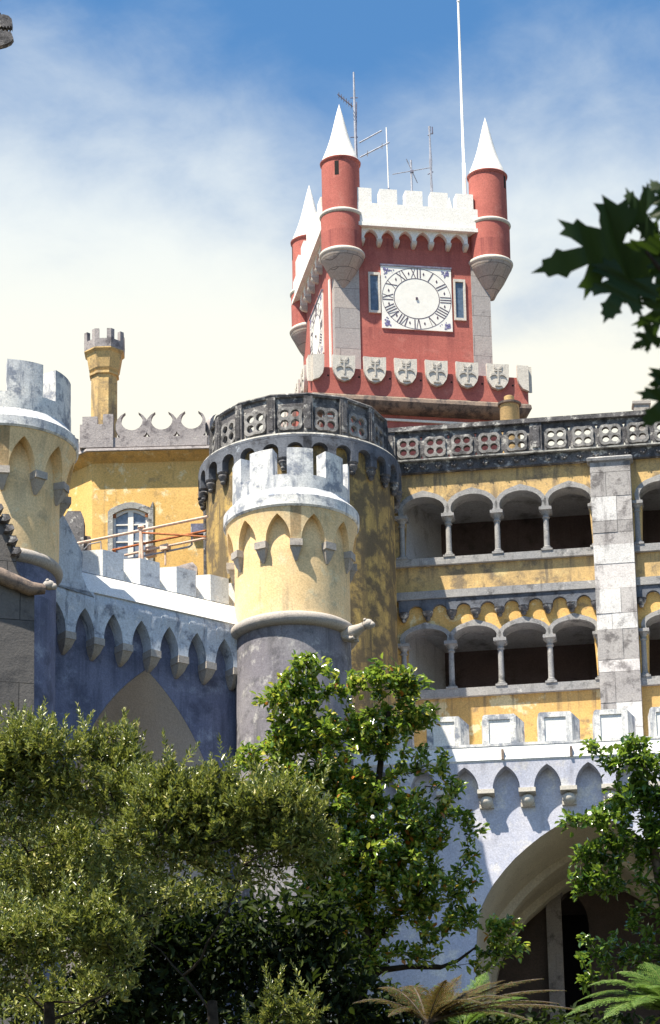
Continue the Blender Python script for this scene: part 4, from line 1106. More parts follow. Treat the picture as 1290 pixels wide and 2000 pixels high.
    for q in (982, 1116):
        c = F.x(q, 1470, Y)
        MB().box(c - .035, c + .035, Y - .06, Y + .2, zl0 + .04, zl0 + .34).build('drain_spout', MT['moulding'], root)
    MB().box(xl, xr, .5, 8.0, zc - .7, zc - .55).build('terrace_floor', MT['lavender'], root)
terrace_wall()

# ------------------------------------------------------------------ octagonal yellow pavilion at the back left
def pavilion():
    F = Frame(290, 950, 122, -1)
    root = thing('yellow_pavilion', 'ochre eight-sided building with stone crescent cresting and one white casement window', 'building', F)
    xl, xr = F.x(181, 950), F.x(400, 950)
    w = xr - xl; k = w * .7071
    def octo(o, z):
        # octagon pushed outwards by o
        ap = w * (1 + math.sqrt(2)) / 2
        cx, cy = (xl + xr) / 2, ap
        rr = (ap + o) / math.cos(PI / 8)
        return [(cx + rr * math.sin(PI / 8 + i * PI / 4), cy - rr * math.cos(PI / 8 + i * PI / 4), z) for i in range(8)]
    zco = F.z(290, 877, -.38)
    zsf = zco - .30
    # wall with a window opening is a plate in front of the drum
    wx0, wx1 = F.x(211, 1040), F.x(300, 1040)
    wz0, wz1 = F.z(255, 1100), F.z(255, 981)
    fx0, fx1 = wx0 + .16, wx1 - .16
    def arc(x0, x1, z0, rise, n=8):
        return [(x0 + (x1 - x0) * i / n, z0 + rise * math.sin(PI * i / n)) for i in range(n + 1)]
    hole = [(fx0, wz0)] + arc(fx0, fx1, wz1 - .42, .2) + [(fx1, wz0)]
    MB().plate([[(xl, -1), (xr, -1), (xr, zsf), (xl, zsf)], hole[::-1]], 0, -.3, straight(0)).build('front_wall', MT['ochre_pavilion'], root)
    o0, o1 = octo(0, -1), octo(0, zsf)
    mb = MB(); mb.add(o0 + o1, [(i, (i + 1) % 8, 8 + (i + 1) % 8, 8 + i) for i in range(8) if i != 7]); mb.build('wall', MT['ochre_pavilion'], root)
    MB().loft([octo(0.001, zsf), octo(.36, zco - .05)], False).build('cornice_soffit', MT['ochre_pavilion'], root)
    MB().loft([octo(.36, zco - .05), octo(.42, zco - .03), octo(.40, zco + .06), octo(.0, zco + .12)]).build('cornice', MT['cresting'], root)
    # surround, frame, panes
    outer = [(wx0, wz0)] + [(wx0, wz1 - .33)] + arc(wx0 + .1, wx1 - .1, wz1 - .22, .2) + [(wx1 - .02, wz1 - .02), (wx1, wz1 - .02), (wx1, wz0)]
    win = MB().plate([outer + hole[::-1]], .06, -.02, straight(0)).build('window', MT['rim'], root)
    f2 = .085
    inner = [(fx0 + f2, wz0)] + arc(fx0 + f2, fx1 - f2, wz1 - .50, .19) + [(fx1 - f2, wz0)]
    mb = MB(); mb.plate([hole + inner[::-1]], -.04, -.12, straight(0))
    xm = (fx0 + fx1) / 2
    mb.box(xm - .085, xm + .085, .035, .115, wz0, wz1 - .32)
    for q in (.36, .64):
        zz = wz0 + (wz1 - wz0) * q
        mb.box(fx0 + f2, xm - .086, .05, .1, zz - .022, zz + .022); mb.box(xm + .086, fx1 - f2, .05, .1, zz - .022, zz + .022)
    mb.build('frame', MT['wood_white'], win)
    MB().plate([[(fx0 + .02, wz0)] + arc(fx0 + .02, fx1 - .02, wz1 - .47, .2) + [(fx1 - .02, wz0)]], -.09, -.095, straight(0)).build('pane', MT['glass_pale'], win)
    for x in (fx0 + .02, fx1 - .02):
        for q in (.22, .78):
            zz = wz0 + (wz1 - wz0) * q
            MB().box(x - .08, x + .08, -.02, .03, zz - .05, zz + .05).build('hinge', MT['rust'], win)
    # cresting of open crescents
    zb = zco + .13
    def crest_face(P, L, solid, block=False):
        # L half length; band, then alternating horned crescents
        zc1 = zb + .33
        mb = MB(); mb.sector(P, -L, L, -.02, -.26, zb, zc1); o = mb.build('cresting_band', MT['cresting'], root)
        top = zb + .86
        if solid:
            mb = MB(); mb.sector(P, -L, L * .6, -.0, -.28, zb + .331, zb + .62); mb.sector(P, -L, -L + .45, 0., -.28, zb + .621, top + .1); mb.sector(P, -.1, L * .5, 0., -.28, zb + .621, top - .05); mb.build('cresting_block', MT['cresting'], root)
            return
        bl = .78 if block else 0.
        if block:
            mb = MB(); mb.sector(P, -L - .28, -L + bl, .05, -.3, zb - .02, zb + .78); mb.sector(P, -L - .2, -L + .28, .05, -.3, zb + .781, zb + 1.05); mb.sector(P, -L + .46, -L + bl, .05, -.3, zb + .781, zb + 1.12)
            mb.build('cresting_block', MT['cresting'], root)
        n = 4; pit = 2 * L / 3.95
        for i in range(-1, n + 2):
            c = -L + bl + (i + .62) * pit
            if c - pit * .55 < -L + bl - .3: continue
            ro, ri = pit * .55, pit * .36
            cz1 = zc1 + ro * .72; cz2 = cz1 + ro * .398
            # moon shape: outer circle minus a raised inner circle, cut at the ends of the band
            d = cz2 - cz1; yy = (ro * ro - ri * ri + d * d) / (2 * d); xx = math.sqrt(max(0, ro * ro - yy * yy))
            t1 = math.atan2(yy, xx); t2 = math.atan2(yy - d, xx)
            N = 16
            o_ = [(c + ro * math.cos(t), cz1 + ro * math.sin(t)) for t in [t1 - (t1 + PI + t1) * q / N for q in range(N + 1)]]
            i_ = [(c + ri * math.cos(t), cz2 + ri * math.sin(t)) for t in [-PI - t2 + (t2 + PI + t2) * q / N for q in range(1, N)]]
            lim = L * .97
            if c - ro < -lim or c + ro > lim:
                pts = [(max(-lim, min(lim, x)), q) for x, q in o_ + i_]
                pts = [p for k_, p in enumerate(pts) if k_ == 0 or (abs(p[0] - pts[k_ - 1][0]) + abs(p[1] - pts[k_ - 1][1])) > 1e-4]
                xs_ = [p[0] for p in pts]
                if max(xs_) - min(xs_) < pit * .12: continue
            else: pts = o_ + i_
            e = .004 * (i % 2)
            MB().plate([pts], -.03 - e, -.24 + e, P).build('crescent', MT['cresting'], root)
    ap = w * (1 + math.sqrt(2)) / 2; cx, cy = (xl + xr) / 2, ap
    for i, sol in ((0, False), (7, True), (1, False), (6, False)):
        a = i * PI / 4
        def P(u, d, z, a=a):
            o = ap + .32 + d
            return (cx + u * math.cos(a) + o * math.sin(a), cy + u * math.sin(a) - o * math.cos(a), z)
        crest_face(P, (w / 2 + .32 * math.tan(PI / 8)) * .985, sol, i == 0)
    MB().loft([octo(.05, zco + .07), octo(-2.6, zco + .3)]).build('roof', MT['moulding'], root)
    # eight-sided chimney with a battlemented head
    px = F.x(204, 780, 1.6)
    c = (px, 1.6)
    z = lambda py: F.z(204, py, 1.6)
    r = lambda p: (F.x(204 + p, 780, 1.6) - px)
    rs, rh = r(26) * 1.03, r(40) * 1.04
    z0, zn, zh, zk, zt = zco, z(734), z(692), z(676), z(657)
    ch = MB().lathe([(rs, z0), (rs, zn - .1)], 8, c, PI / 8, PI / 8 + 2 * PI).build('chimney', MT['ochre_wet'], root, 20)
    MB().lathe([(rs, zn - .1), (rs + .06, zn - .08), (rs + .06, zn), (rs + .02, zn + .02), (rs + .08, zn + .12), (rh - .08, zh - .12), (rh, zh - .04), (rh, zh)], 8, c, PI / 8, PI / 8 + 2 * PI).build('flared_neck', MT['ochre_wet'], ch, 20)
    MB().lathe([(rh, zh), (rh + .01, zk), (rh - .14, zk), (rh - .14, zh + .1), (0, zh + .1)], 8, c, PI / 8, PI / 8 + 2 * PI).build('crown', MT['cresting'], ch, 20)
    for i in range(8):
        a = PI / 8 + i * PI / 4
        def P(u, d, zz, a=a):
            # corner merlons, bent round the corner
            aa = a + (PI / 8 if u > 0 else -PI / 8)
            o = rh * math.cos(PI / 8) + d
            u2 = rh * math.sin(PI / 8)
            uu = -u2 + u if u > 0 else u2 + u
            return (c[0] + uu * math.cos(aa) + o * math.sin(aa), c[1] + uu * math.sin(aa) - o * math.cos(aa), zz)
        mb = MB(); mb.sector(P, -.14, -.0001, .004, -.135, zk + .001, zt); mb.sector(P, .0001, .14, .004, -.135, zk + .001, zt); mb.build('chimney_merlon', MT['cresting'], ch)
    # small pipe hole and a dark shutter box at the right
    bx = F.x(386, 1040)
    b = MB().box(bx - .2, bx + .4, -.16, .0, F.z(386, 1046), F.z(386, 1026)).build('shutter_box', MT['metal_dark'], root)
    return F
PF = pavilion()

def roof_stones():
    p = at(146, 1060, 117); p.z = 24 + azs + 5 * 0
    zt = at(146, 993, 117).z
    t = thing('dark_finial', 'dark weathered stone block beside the casement window, left of it', 'finial', loc=(p.x, p.y, zt - 2.6))
    MB().loft([[(-.34, -.3, 0), (.3, -.3, 0), (.3, .3, 0), (-.34, .3, 0)], [(-.34, -.3, 2.3), (.3, -.3, 2.3), (.3, .3, 2.3), (-.34, .3, 2.3)], [(-.2, -.2, 2.6), (.2, -.22, 2.58), (.2, .2, 2.55), (-.2, .2, 2.6)]]).build('block', MT['dark'], t)
    MB().loft([[(.301, -.2, 0), (.52, -.2, 0), (.52, .2, 0), (.301, .2, 0)], [(.301, -.2, 1.78), (.5, -.2, 1.75), (.5, .2, 1.75), (.301, .2, 1.78)]]).build('shoulder', MT['moulding'], t)
    p = at(364, 1108, 114)
    t = thing('roof_cap_stone', 'small dark angular stone peeping over the fourth white merlon', 'stone', loc=(p.x, p.y, p.z - 1.2))
    MB().loft([[(-.3, -.2, 0), (.3, -.2, 0), (.3, .2, 0), (-.3, .2, 0)], [(-.32, -.25, 1.12), (.34, -.25, 1.1), (.34, .25, 1.1), (-.32, .25, 1.12)], [(.0, -.12, 1.27), (.2, -.16, 1.3), (.22, .16, 1.27), (.0, .16, 1.26)]]).build('cap', MT['cresting'], t)
roof_stones()

# ------------------------------------------------------------------ terrace railing
def railing():
    F = Frame(275, 1060, 113, -31)
    zb = 24 + azs
    root = thing('pipe_railing', 'faded pink and rusty pipe railing in front of the casement window', 'railing', F)
    q = lambda a, b, y=0.: (lambda t: (t[0], y, t[1]))(F.p(140 + a / 4.607, 960 + b / 4.607, y))
    MB().tube([q(40, 470), q(610, 354), q(1225, 226)], .045, 8).build('top_rail', MT['rail'], root)
    x, _, z1 = q(627, 340); z0 = q(627, 640)[2] - .6
    mb = MB(); mb.tube([(x - .06, 0, z0), (x, 0, z1)], .05, 8); mb.tube([(x + .09, 0, z0), (x, 0, z1)], .04, 8); mb.tube([(x, 0, z1), (x, 0, z1 + .05), (x, 0, z1 + .11), (x, 0, z1 + .17)], [.06, .11, .08, .01], 10)
    mb.build('post', MT['rail'], root)
    MB().tube([q(370, 527, .1), q(700, 458, .1), q(1210, 352, .1)], .035, 7).build('rust_rail', MT['rust'], root)
    MB().tube([q(640, 372, -.06), q(1010, 393, -.06), q(1210, 408, -.06)], .03, 7).build('brace', MT['rust'], root)
    MB().tube([q(480, 573, .18), q(820, 498, .18), q(1215, 418, .18)], .04, 7).build('low_rail', MT['rail'], root)
    MB().tube([q(480, 610, .26), q(650, 582, .26), q(1060, 497, .26), q(1083, 480, .26), q(1083, 320, .26)], .03, 7).build('bent_pipe', MT['metal'], root)
    mb = MB(); a = q(845, 505, .18); mb.box(a[0] - .13, a[0] + .13, .08, .28, a[2] - .08, a[2] + .08); mb.tube([(a[0], .18, a[2] - .08), (a[0], .18, a[2] - .55)], .03, 6); mb.build('tap', MT['rail'], root)
    MB().tube([q(115, 520, .2), q(160, 475, .2), q(265, 452, .2), q(268, 530, .2)], .022, 6).build('side_hoop', MT['metal'], root)
    mb = MB(); a = q(715, 530, .3); mb.box(a[0] - .16, a[0] + .14, .24, .4, a[2] - .2, a[2] + .12); mb.build('junction_box', MT['rail'], root)
railing()

def downpipe():
    a = at(403, 960, 115.6)
    zt = at(403, 950, 115.6).z; zb = at(403, 1150, 115.6).z
    t = thing('rain_pipe', 'thin black rain pipe at the left edge of the round tower', 'pipe', loc=(a.x - .02, a.y, zb))
    MB().tube([(0, 0, 0), (0, 0, zt - zb)], .07, 10).build('pipe', MT['dark'], t)
    MB().lathe([(.07, zt - zb - .35), (.12, zt - zb - .2), (.14, zt - zb), (0, zt - zb)], 12).build('hopper', MT['dark'], t)
downpipe()

# ------------------------------------------------------------------ stone pier at the left edge, with its moulding and beast head
def stone_pier():
    F = Frame(40, 1250, 97.5, 14)
    root = thing('stone_pier', 'dark stone block pier at left edge, its rounded moulding ending in a beast head', 'pier', F)
    xr = F.x(66, 1280); xl = xr - 4.5
    z = lambda px, py: F.z(px, py, -.1)
    zt = F.z(30, 1140)
    MB().loft([[(xl, 0, -1), (xr + .12, 0, -1), (xr + .12, 1.5, -1), (xl, 1.5, -1)], [(xl, 0, zt), (xr, 0, zt), (xr, 1.5, zt), (xl, 1.5, zt)]]).build('shaft', MT['pier'], root)
    a, b, c, d = [F.p(*q, -.12) for q in ((-150, 1085), (0, 1124), (60, 1150), (88, 1151))]
    mb = MB(); mb.tube([(a[0], -.12, a[1]), (b[0], -.12, b[1]), (c[0], -.12, c[1]), (d[0], -.12, d[1])], [.21, .21, .19, .13], 14); mb.build('roll_moulding', MT['moulding'], root)
    h = F.p(96, 1143, -.15)
    mb = MB(); mb.ball((h[0], -.15, h[1]), .14, 12, 8, (1.15, 1, .95)); mb.ball((h[0] + .12, -.2, h[1] - .05), .09, 10, 6)
    mb.ball((h[0] - .05, -.22, h[1] + .1), .05, 8, 5); mb.ball((h[0] + .0, -.05, h[1] + .11), .05, 8, 5); mb.tube([(h[0] + .1, -.2, h[1] - .06), (h[0] + .16, -.2, h[1] - .12)], [.06, .03], 8)
    mb.build('beast_head', MT['corbel'], root, 60)
    # raking gable with crockets above
    pts = [F.p(*q, .3) for q in ((-160, 1140), (-160, 850), (-60, 930), (4, 1012), (14, 1018), (14, 1040), (22, 1046), (22, 1072), (33, 1080), (32, 1110), (52, 1140))]
    MB().plate([pts], 0, -.6, straight(.3)).build('raking_gable', MT['pier'], root)
    for q in ((6, 1020), (13, 1040), (20, 1062), (27, 1084), (-8, 1000), (-22, 985)):
        x, zz = F.p(*q, .5)
        mb = MB(); mb.loft([[(x - .12, .1, zz - .12), (x + .02, .1, zz - .12), (x + .02, .6, zz - .12), (x - .12, .6, zz - .12)], [(x - .05, .1, zz), (x + .15, .1, zz - .03), (x + .15, .6, zz - .03), (x - .05, .6, zz)], [(x - .08, .15, zz + .09), (x + .1, .15, zz + .1), (x + .1, .55, zz + .1), (x - .08, .55, zz + .09)]])
        mb.build('crocket', MT['dark'], root)
stone_pier()

def dragon_tower():
    p = at(-150, 60, 108)
    zt = at(0, 60, 108).z
    F = Frame(-150, 60, 108, 0)
    root = thing('gargoyle_tower', 'stone tower out of frame, only its dark gargoyle head with toothed jaws at top left', 'tower', F)
    h = F.o.z * 0 + F.z(0, 60)
    MB().lathe([(1.3, -1), (1.05, h - 1), (1.05, h + 1.2), (1.2, h + 1.25), (1.2, h + 1.6), (0, h + 1.7)], 24).build('shaft', MT['pier'], root)
    q = lambda px, py: F.p(px, py, -.2)
    n = [q(-110, 100), q(-60, 70), q(-25, 52), q(-6, 50)]
    MB().tube([(x, -.2, z) for x, z in n], [.3, .26, .22, .2], 12).build('neck', MT['dark'], root)
    def jaw(pts, w, name):
        top = [q(*p) for p in pts]
        mb = MB(); mb.plate([top], w, -w, lambda u, d, z: (u, -.2 - d, z)); return mb
    up = jaw([(-12, 30), (0, 33), (8, 32), (18, 35), (24, 41), (25, 50), (24, 58), (22, 54), (20, 59), (17, 54), (14, 59), (11, 55), (8, 58), (4, 55), (0, 57), (-12, 56)], .13, 'upper_jaw').build('upper_jaw', MT['dark'], root)
    jaw([(-12, 64), (0, 63), (4, 60), (7, 65), (12, 62), (15, 66), (20, 64), (24, 69), (27, 78), (22, 85), (12, 90), (0, 93), (-12, 90)], .11, 'lower_jaw').build('lower_jaw', MT['dark'], root)
    x, z = q(-2, 29)
    MB().ball((x, -.2, z), .07, 10, 6, (1, 2, 1)).build('brow', MT['dark'], root)
dragon_tower()

# ------------------------------------------------------------------ plants
NR = np.random.default_rng(11)

def unit(a):
    return a / np.maximum(1e-9, np.linalg.norm(a, axis=1, keepdims=True))

def leaf_mesh(name, p, d, nrm, ln, wd, mat, parent, fold=.12, kink=.12):
    """many folded leaf blades: base points p, directions d, up-ish normals nrm"""
    p = np.asarray(p, float); d = unit(np.asarray(d, float))
    n = len(p); ln = np.broadcast_to(np.asarray(ln, float), (n,))[:, None]; wd = np.broadcast_to(np.asarray(wd, float), (n,))[:, None]
    s = unit(np.cross(d, nrm)); u = np.cross(s, d)
    v = np.empty((n, 6, 3))
    v[:, 0] = p
    v[:, 1] = p + d * ln * .30 + s * wd * .46 + u * ln * fold
    v[:, 2] = p + d * ln * .68 + s * wd * .42 + u * ln * (fold - kink * .3)
    v[:, 3] = p + d * ln - u * ln * kink
    v[:, 4] = p + d * ln * .68 - s * wd * .42 + u * ln * (fold - kink * .3)
    v[:, 5] = p + d * ln * .30 - s * wd * .46 + u * ln * fold
    k = np.arange(n)[:, None] * 6
    q = np.concatenate([k + np.array([[0, 1, 2, 3]]), k + np.array([[0, 3, 4, 5]])], 1).reshape(-1)
    me = bpy.data.meshes.new(name)
    me.vertices.add(n * 6); me.vertices.foreach_set('co', v.reshape(-1))
    me.loops.add(len(q)); me.loops.foreach_set('vertex_index', q.astype(np.int32))
    me.polygons.add(n * 2); me.polygons.foreach_set('loop_start', (np.arange(n * 2) * 4).astype(np.int32))
    me.update(calc_edges=True); me.validate()
    me.materials.append(mat)
    o = bpy.data.objects.new(name, me); COL.objects.link(o)
    if parent: o.parent = parent
    return o

class Crown:
    """branches grown node by node from a trunk; pixel ellipses give the masses of the crown at its distance"""
    def __init__(s, base, trunk, rng):
        s.base = Vector(base); s.nodes = [np.array(t) for t in trunk]; s.paths = []; s.rng = rng
    def grow(s, pts, r0=.02, bend=.12):
        pts = sorted(pts, key=lambda q: min(np.linalg.norm(np.array(q) - t) for t in s.nodes[:6]))
        for q in pts:
            q = np.array(q)
            N = np.array(s.nodes)
            # prefer nodes below the goal
            c = np.linalg.norm(N - q, axis=1) + .5 * np.maximum(0, N[:, 2] - q[2])
            a = N[int(np.argmin(c))]
            L = np.linalg.norm(q - a); k = max(2, int(L / .18))
            path = []
            off = NR.normal(0, bend * L, 3)
            for i in range(k + 1):
                t = i / k
                path.append(a + (q - a) * t + off * t * (1 - t) + NR.normal(0, .012, 3) * (0 < i < k))
            s.nodes += path[1:]
            s.paths.append((path, r0 * min(1.6, .5 + L)))

def ell_points(ells, zc, dens, depth=1., rng=None, shell=False):
    """points in ellipsoids given by photo-pixel ellipses (cx, cy, rx, ry[, density]) at camera distance zc"""
    out = []; nr = []
    for e in ells:
        cx, cy, rx, ry = e[:4]; dd = e[4] if len(e) > 4 else 1.; dz = e[5] if len(e) > 5 else 0.
        m = zc / FPX
        n = max(3, int(dens * dd * rx * ry / 1000))
        v = unit(NR.normal(size=(n, 3)))
        r = NR.uniform(.82, 1.02, n) if shell else NR.uniform(0, 1, n) ** (1 / 2.4)
        v = v * r[:, None]
        c = np.array(at(cx, cy, zc + dz))
        P = c + np.outer(v[:, 0] * rx * m, np.array(CR)) + np.outer(v[:, 1] * ry * m, np.array(CU)) + np.outer(v[:, 2] * (rx + ry) * .5 * m * depth, np.array(FWD))
        out.append(P); nr.append(v)
    return np.concatenate(out), np.concatenate(nr)

def gz(x, y): return .25 * min(max(y, -20), 97)

def camellia(label, ells, zc, trunkpx, mat, dens, flowers, per=19, lsize=.108, bark='bark', group='camellia trees', boughs=None):
    b = at(*trunkpx[0], zc); g = gz(b.x, b.y)
    base = Vector((b.x, b.y, g - .1))
    root = thing('camellia_tree', label, 'tree', loc=base, group=group)
    O = np.array(base)
    if boughs:
        for bp in boughs:
            q = [Vector(at(*k, zc) - base) for k in bp]
            MB().tube(q, [.06 - .045 * i / (len(q) - 1) for i in range(len(q))], 7).build('branch', MT[bark], root, 70)
    tr = [np.array(at(*q, zc + dz)) for q, dz in zip(trunkpx, [0, .2, -.1, .15, 0, .1, .2, 0])]
    trunk = [Vector(t - O) for t in tr]
    path = [Vector((0, 0, 0))] + trunk
    n = len(path)
    MB().tube(path, [.12 - .085 * i / (n - 1) for i in range(n)], 9).build('trunk', MT[bark], root, 70)
    fine = []
    for a, c in zip(path[1:-1], path[2:]):
        for i in range(5): fine.append(np.array(a.lerp(c, i / 5)))
    fine.append(np.array(path[-1]))
    cr = Crown(base, fine, NR)
    C, nv = ell_points(ells, zc, dens)
    C = C - O + NR.normal(0, .05, C.shape)
    cr.grow(list(C))
    mb = MB()
    big = sorted(range(len(cr.paths)), key=lambda i: -len(cr.paths[i][0]))[:14]
    for i_, (p, r) in enumerate(cr.paths):
        k = len(p)
        if i_ in big:
            MB().tube([Vector(q) for q in p], [r * 1.5 * (1 - .75 * i / (k - 1)) for i in range(k)], 6).build('branch', MT[bark], root, 70)
        else:
            mb.tube([Vector(q) for q in p], [r * .7 * (1 - .75 * i / (k - 1)) for i in range(k)], 4, False)
    mb.build('twig_work', MT[bark], root, 70)['kind'] = 'stuff'
    # sprays of leaves at and along the last part of every branch
    P = []; D = []
    for p, r in cr.paths:
        p = np.array(p); k = len(p)
        ax = unit((p[-1] - p[max(0, k - 3)])[None])[0]
        for i in range(per):
            t = NR.uniform(.35, 1.0) ** .7
            q = p[min(k - 1, int(t * (k - 1)))] + NR.normal(0, .045, 3)
            P.append(q); D.append(ax * .7 + NR.normal(0, .6, 3) + np.array([0, 0, .0]))
    P = np.array(P); D = np.array(D)
    N = unit(NR.normal(0, .42, (len(P), 3)) + np.array([-.1, -.15, .9]))
    L = NR.uniform(.72, 1.2, len(P)) * lsize
    leaf_mesh('foliage', P, D, N, L, L * NR.uniform(.46, .58, len(P)), MT[mat], root)
    for i in range(flowers):
        p, r = cr.paths[int(NR.integers(len(cr.paths)))]
        c = np.array(p[-1]) + np.array([NR.normal(0, .03), -.08, .03]); mb = MB()
        for k in range(6):
            a = k * PI / 3
            mb.ball((c[0] + .018 * math.cos(a), c[1] - .006, c[2] + .018 * math.sin(a)), .018, 6, 4, (1, .5, 1))
        mb.build('flower', MT['petal'], root, 80)
    return root

camellia('glossy camellia tree with young yellow and red leaves, in front of the round towers', [
    (597, 1300, 48, 38, .8), (585, 1365, 85, 45, .9), (745, 1325, 62, 36), (800, 1345, 40, 30), (690, 1330, 30, 25, .7), (810, 1405, 55, 45), (645, 1425, 110, 50), (525, 1470, 60, 36, .7), (740, 1430, 70, 45, .8),
    (490, 1500, 36, 34, .9), (470, 1560, 40, 34, .8), (520, 1545, 50, 40), (560, 1420, 45, 40, .8), (610, 1500, 100, 50), (830, 1480, 65, 35, .5), (700, 1560, 150, 62), (560, 1550, 70, 50), (870, 1545, 50, 35, .4), (720, 1640, 150, 66), (850, 1610, 75, 50, .6), (925, 1610, 28, 30, .5),
    (690, 1720, 110, 60), (640, 1790, 80, 55, .8), (600, 1730, 50, 50, .7), (700, 1860, 90, 50, .5), (800, 1860, 80, 30, .4), (820, 1720, 110, 60), (905, 1700, 40, 40, .4), (860, 1790, 80, 45, .8), (740, 1800, 70, 40, .6), (945, 1800, 60, 28, .6), (1000, 1830, 40, 38, .8), (960, 1870, 55, 25, .5), (640, 1640, 70, 60)],
    56, [(700, 2010), (705, 1930), (715, 1850), (722, 1760), (728, 1660), (735, 1560), (745, 1480), (760, 1390)], 'camellia_leaf', 14, 9,
    boughs=[[(705, 1925), (745, 1895), (800, 1888), (860, 1890), (895, 1876), (930, 1850)], [(690, 2020), (668, 1940), (655, 1850), (640, 1760), (625, 1660)], [(715, 1870), (760, 1800), (800, 1760), (840, 1730)]])
camellia('camellia tree with dark glossy leaves entering from the right edge', [
    (1245, 1470, 55, 34, .9), (1155, 1462, 35, 18, .5), (1205, 1500, 30, 30, .6), (1255, 1550, 50, 50), (1195, 1590, 50, 40, .9), (1130, 1600, 30, 20, .5), (1275, 1630, 40, 50), (1215, 1660, 55, 38, .8), (1150, 1680, 42, 30, .8),
    (1185, 1720, 55, 35, .9), (1270, 1720, 40, 40, .5), (1130, 1725, 22, 22, .6), (1250, 1800, 50, 30, .4), (1180, 1850, 60, 28, .6), (1270, 1860, 45, 35, .7), (1140, 1905, 30, 25, .5), (1330, 1600, 60, 90), (1340, 1760, 60, 90, .7), (1340, 1480, 50, 60, .6)],
    52, [(1345, 2010), (1340, 1940), (1320, 1850), (1300, 1780), (1285, 1700), (1270, 1620), (1262, 1540), (1255, 1480)], 'camellia_leaf2', 14, 5, bark='bark_pale')

def olive_shrub(label, ells, zc, trunkpx, dens, dark=()):
    b = at(*trunkpx, zc); base = Vector((b.x, b.y, gz(b.x, b.y) - .1))
    root = thing('leafy_shrub', label, 'shrub', loc=base, group='olive green shrubs at the lower left')
    O = np.array(base)
    lumps = []
    for e in ells:
        dd = e[4] if len(e) > 4 else 1.; dz = e[5] if len(e) > 5 else 0.
        lumps.append((e[0], e[1], e[2] * .86, e[3] * .84, dd * .55, dz))
        for k in range(7):
            a = NR.uniform(-.25, PI + .25); f = NR.uniform(.28, .5)
            lumps.append((e[0] + e[2] * .78 * math.cos(a), e[1] - e[3] * .74 * math.sin(a), e[2] * f * .8, e[3] * f, dd * 1.25, dz - NR.uniform(-.2, .5) * e[2] * zc / FPX))
    C, nv = ell_points(lumps, zc, dens, .9, shell=True)
    keep = (nv[:, 1] > -.28) & (nv[:, 2] < .7)
    C = C[keep] - O; nv = nv[keep]
    out = np.outer(nv[:, 0], np.array(CR)) + np.outer(nv[:, 1], np.array(CU)) + np.outer(nv[:, 2], np.array(FWD))
    ax = unit(out * .55 + np.array([0, -.08, .85]) + NR.normal(0, .3, out.shape))
    P = []; D = []; LL = []
    for c, a in zip(C, ax):
        ls = NR.uniform(.10, .26)
        if a[2] > .75 and NR.uniform() < .16:
            c = c + np.array([NR.normal(0, .05), 0, NR.uniform(.05, .22)]); ls = NR.uniform(.25, .48)
        s = unit(np.cross(a, NR.normal(size=3))[None])[0]; w = np.cross(a, s)
        m = int(NR.integers(14, 22) * (1 + 1.2 * max(0, ls - .2)))
        for i in range(m):
            t = (i / m) ** .8; ph = i * 2.4
            rad = s * math.cos(ph) + w * math.sin(ph)
            P.append(c + a * ls * t); D.append(rad * (.95 - .45 * t) + a * (.5 + .6 * t)); LL.append(.092 * (1.05 - .45 * t))
    P = np.array(P); D = np.array(D); LL = np.array(LL) * NR.uniform(.75, 1.2, len(LL))
    N = unit(NR.normal(0, .5, P.shape) + np.array([0, -.1, .8]))
    # inner leaves
    Q, _ = ell_points([(e[0], e[1] + 6, e[2] * .8, e[3] * .8, 1., e[5] if len(e) > 5 else 0.) for e in ells], zc, dens * 5, .8)
    Q = Q - O
    D2 = NR.normal(0, 1, Q.shape); N2 = unit(NR.normal(0, .6, Q.shape) + np.array([0, 0, .7]))
    Q += NR.normal(0, .03, Q.shape)
    P = np.concatenate([P, Q]); D = np.concatenate([D, D2]); N = np.concatenate([N, N2]); LL = np.concatenate([LL, NR.uniform(.07, .11, len(Q))])
    leaf_mesh('foliage', P, D, N, LL, LL * .33, MT['olive_leaf'], root, .06, .08)
    cr = Crown(base, [np.array([0, 0, .2 * i]) for i in range(12)] , NR)
    ce = [np.array(at(e[0], e[1], zc + (e[5] if len(e) > 5 else 0))) - O for e in ells]
    sel = C[NR.permutation(len(C))[:70]]
    cr.grow(ce, .012, .2); cr.grow(list(sel), .016)
    mb = MB(); mb.tube([(0, 0, 0), (.02, 0, 1.2), (-.03, .02, 2.4)], [.1, .08, .06], 8); mb.build('trunk', MT['bark'], root, 70)
    mb = MB()
    for p, r in cr.paths:
        k = len(p); mb.tube([Vector(q) for q in p], [r * (1 - .7 * i / (k - 1)) for i in range(k)], 5, False)
    mb.build('twig_work', MT['bark'], root, 70)['kind'] = 'stuff'

olive_shrub('olive green shrub filling the left edge, its shoots against the blue wall', [
    (130, 1530, 140, 92), (40, 1575, 90, 100), (215, 1550, 72, 72), (235, 1480, 32, 42, .7), (10, 1515, 50, 50), (60, 1690, 110, 80, .35, 1.4), (190, 1660, 90, 70, .3, 1.6), (-70, 1600, 90, 130), (60, 1760, 130, 70, .3, 1.8), (200, 1740, 100, 70, .3, 1.8)],
    45.5, (100, 2050), 30)
olive_shrub('wide olive green shrub below the gateway, reaching right to the camellia trunk', [
    (330, 1570, 62, 46, .9), (400, 1585, 80, 52), (470, 1612, 90, 64), (380, 1640, 120, 80), (555, 1630, 95, 72), (300, 1660, 80, 80), (615, 1680, 50, 45, .9), (480, 1690, 120, 52), (230, 1740, 60, 60, .4, .8), (590, 1610, 40, 40, .7), (430, 1552, 28, 36, .5), (350, 1740, 140, 50, .25, 1.6), (270, 1820, 50, 40, .5, .8), (260, 1580, 60, 60, .8, .6)],
    44.5, (420, 2050), 30)
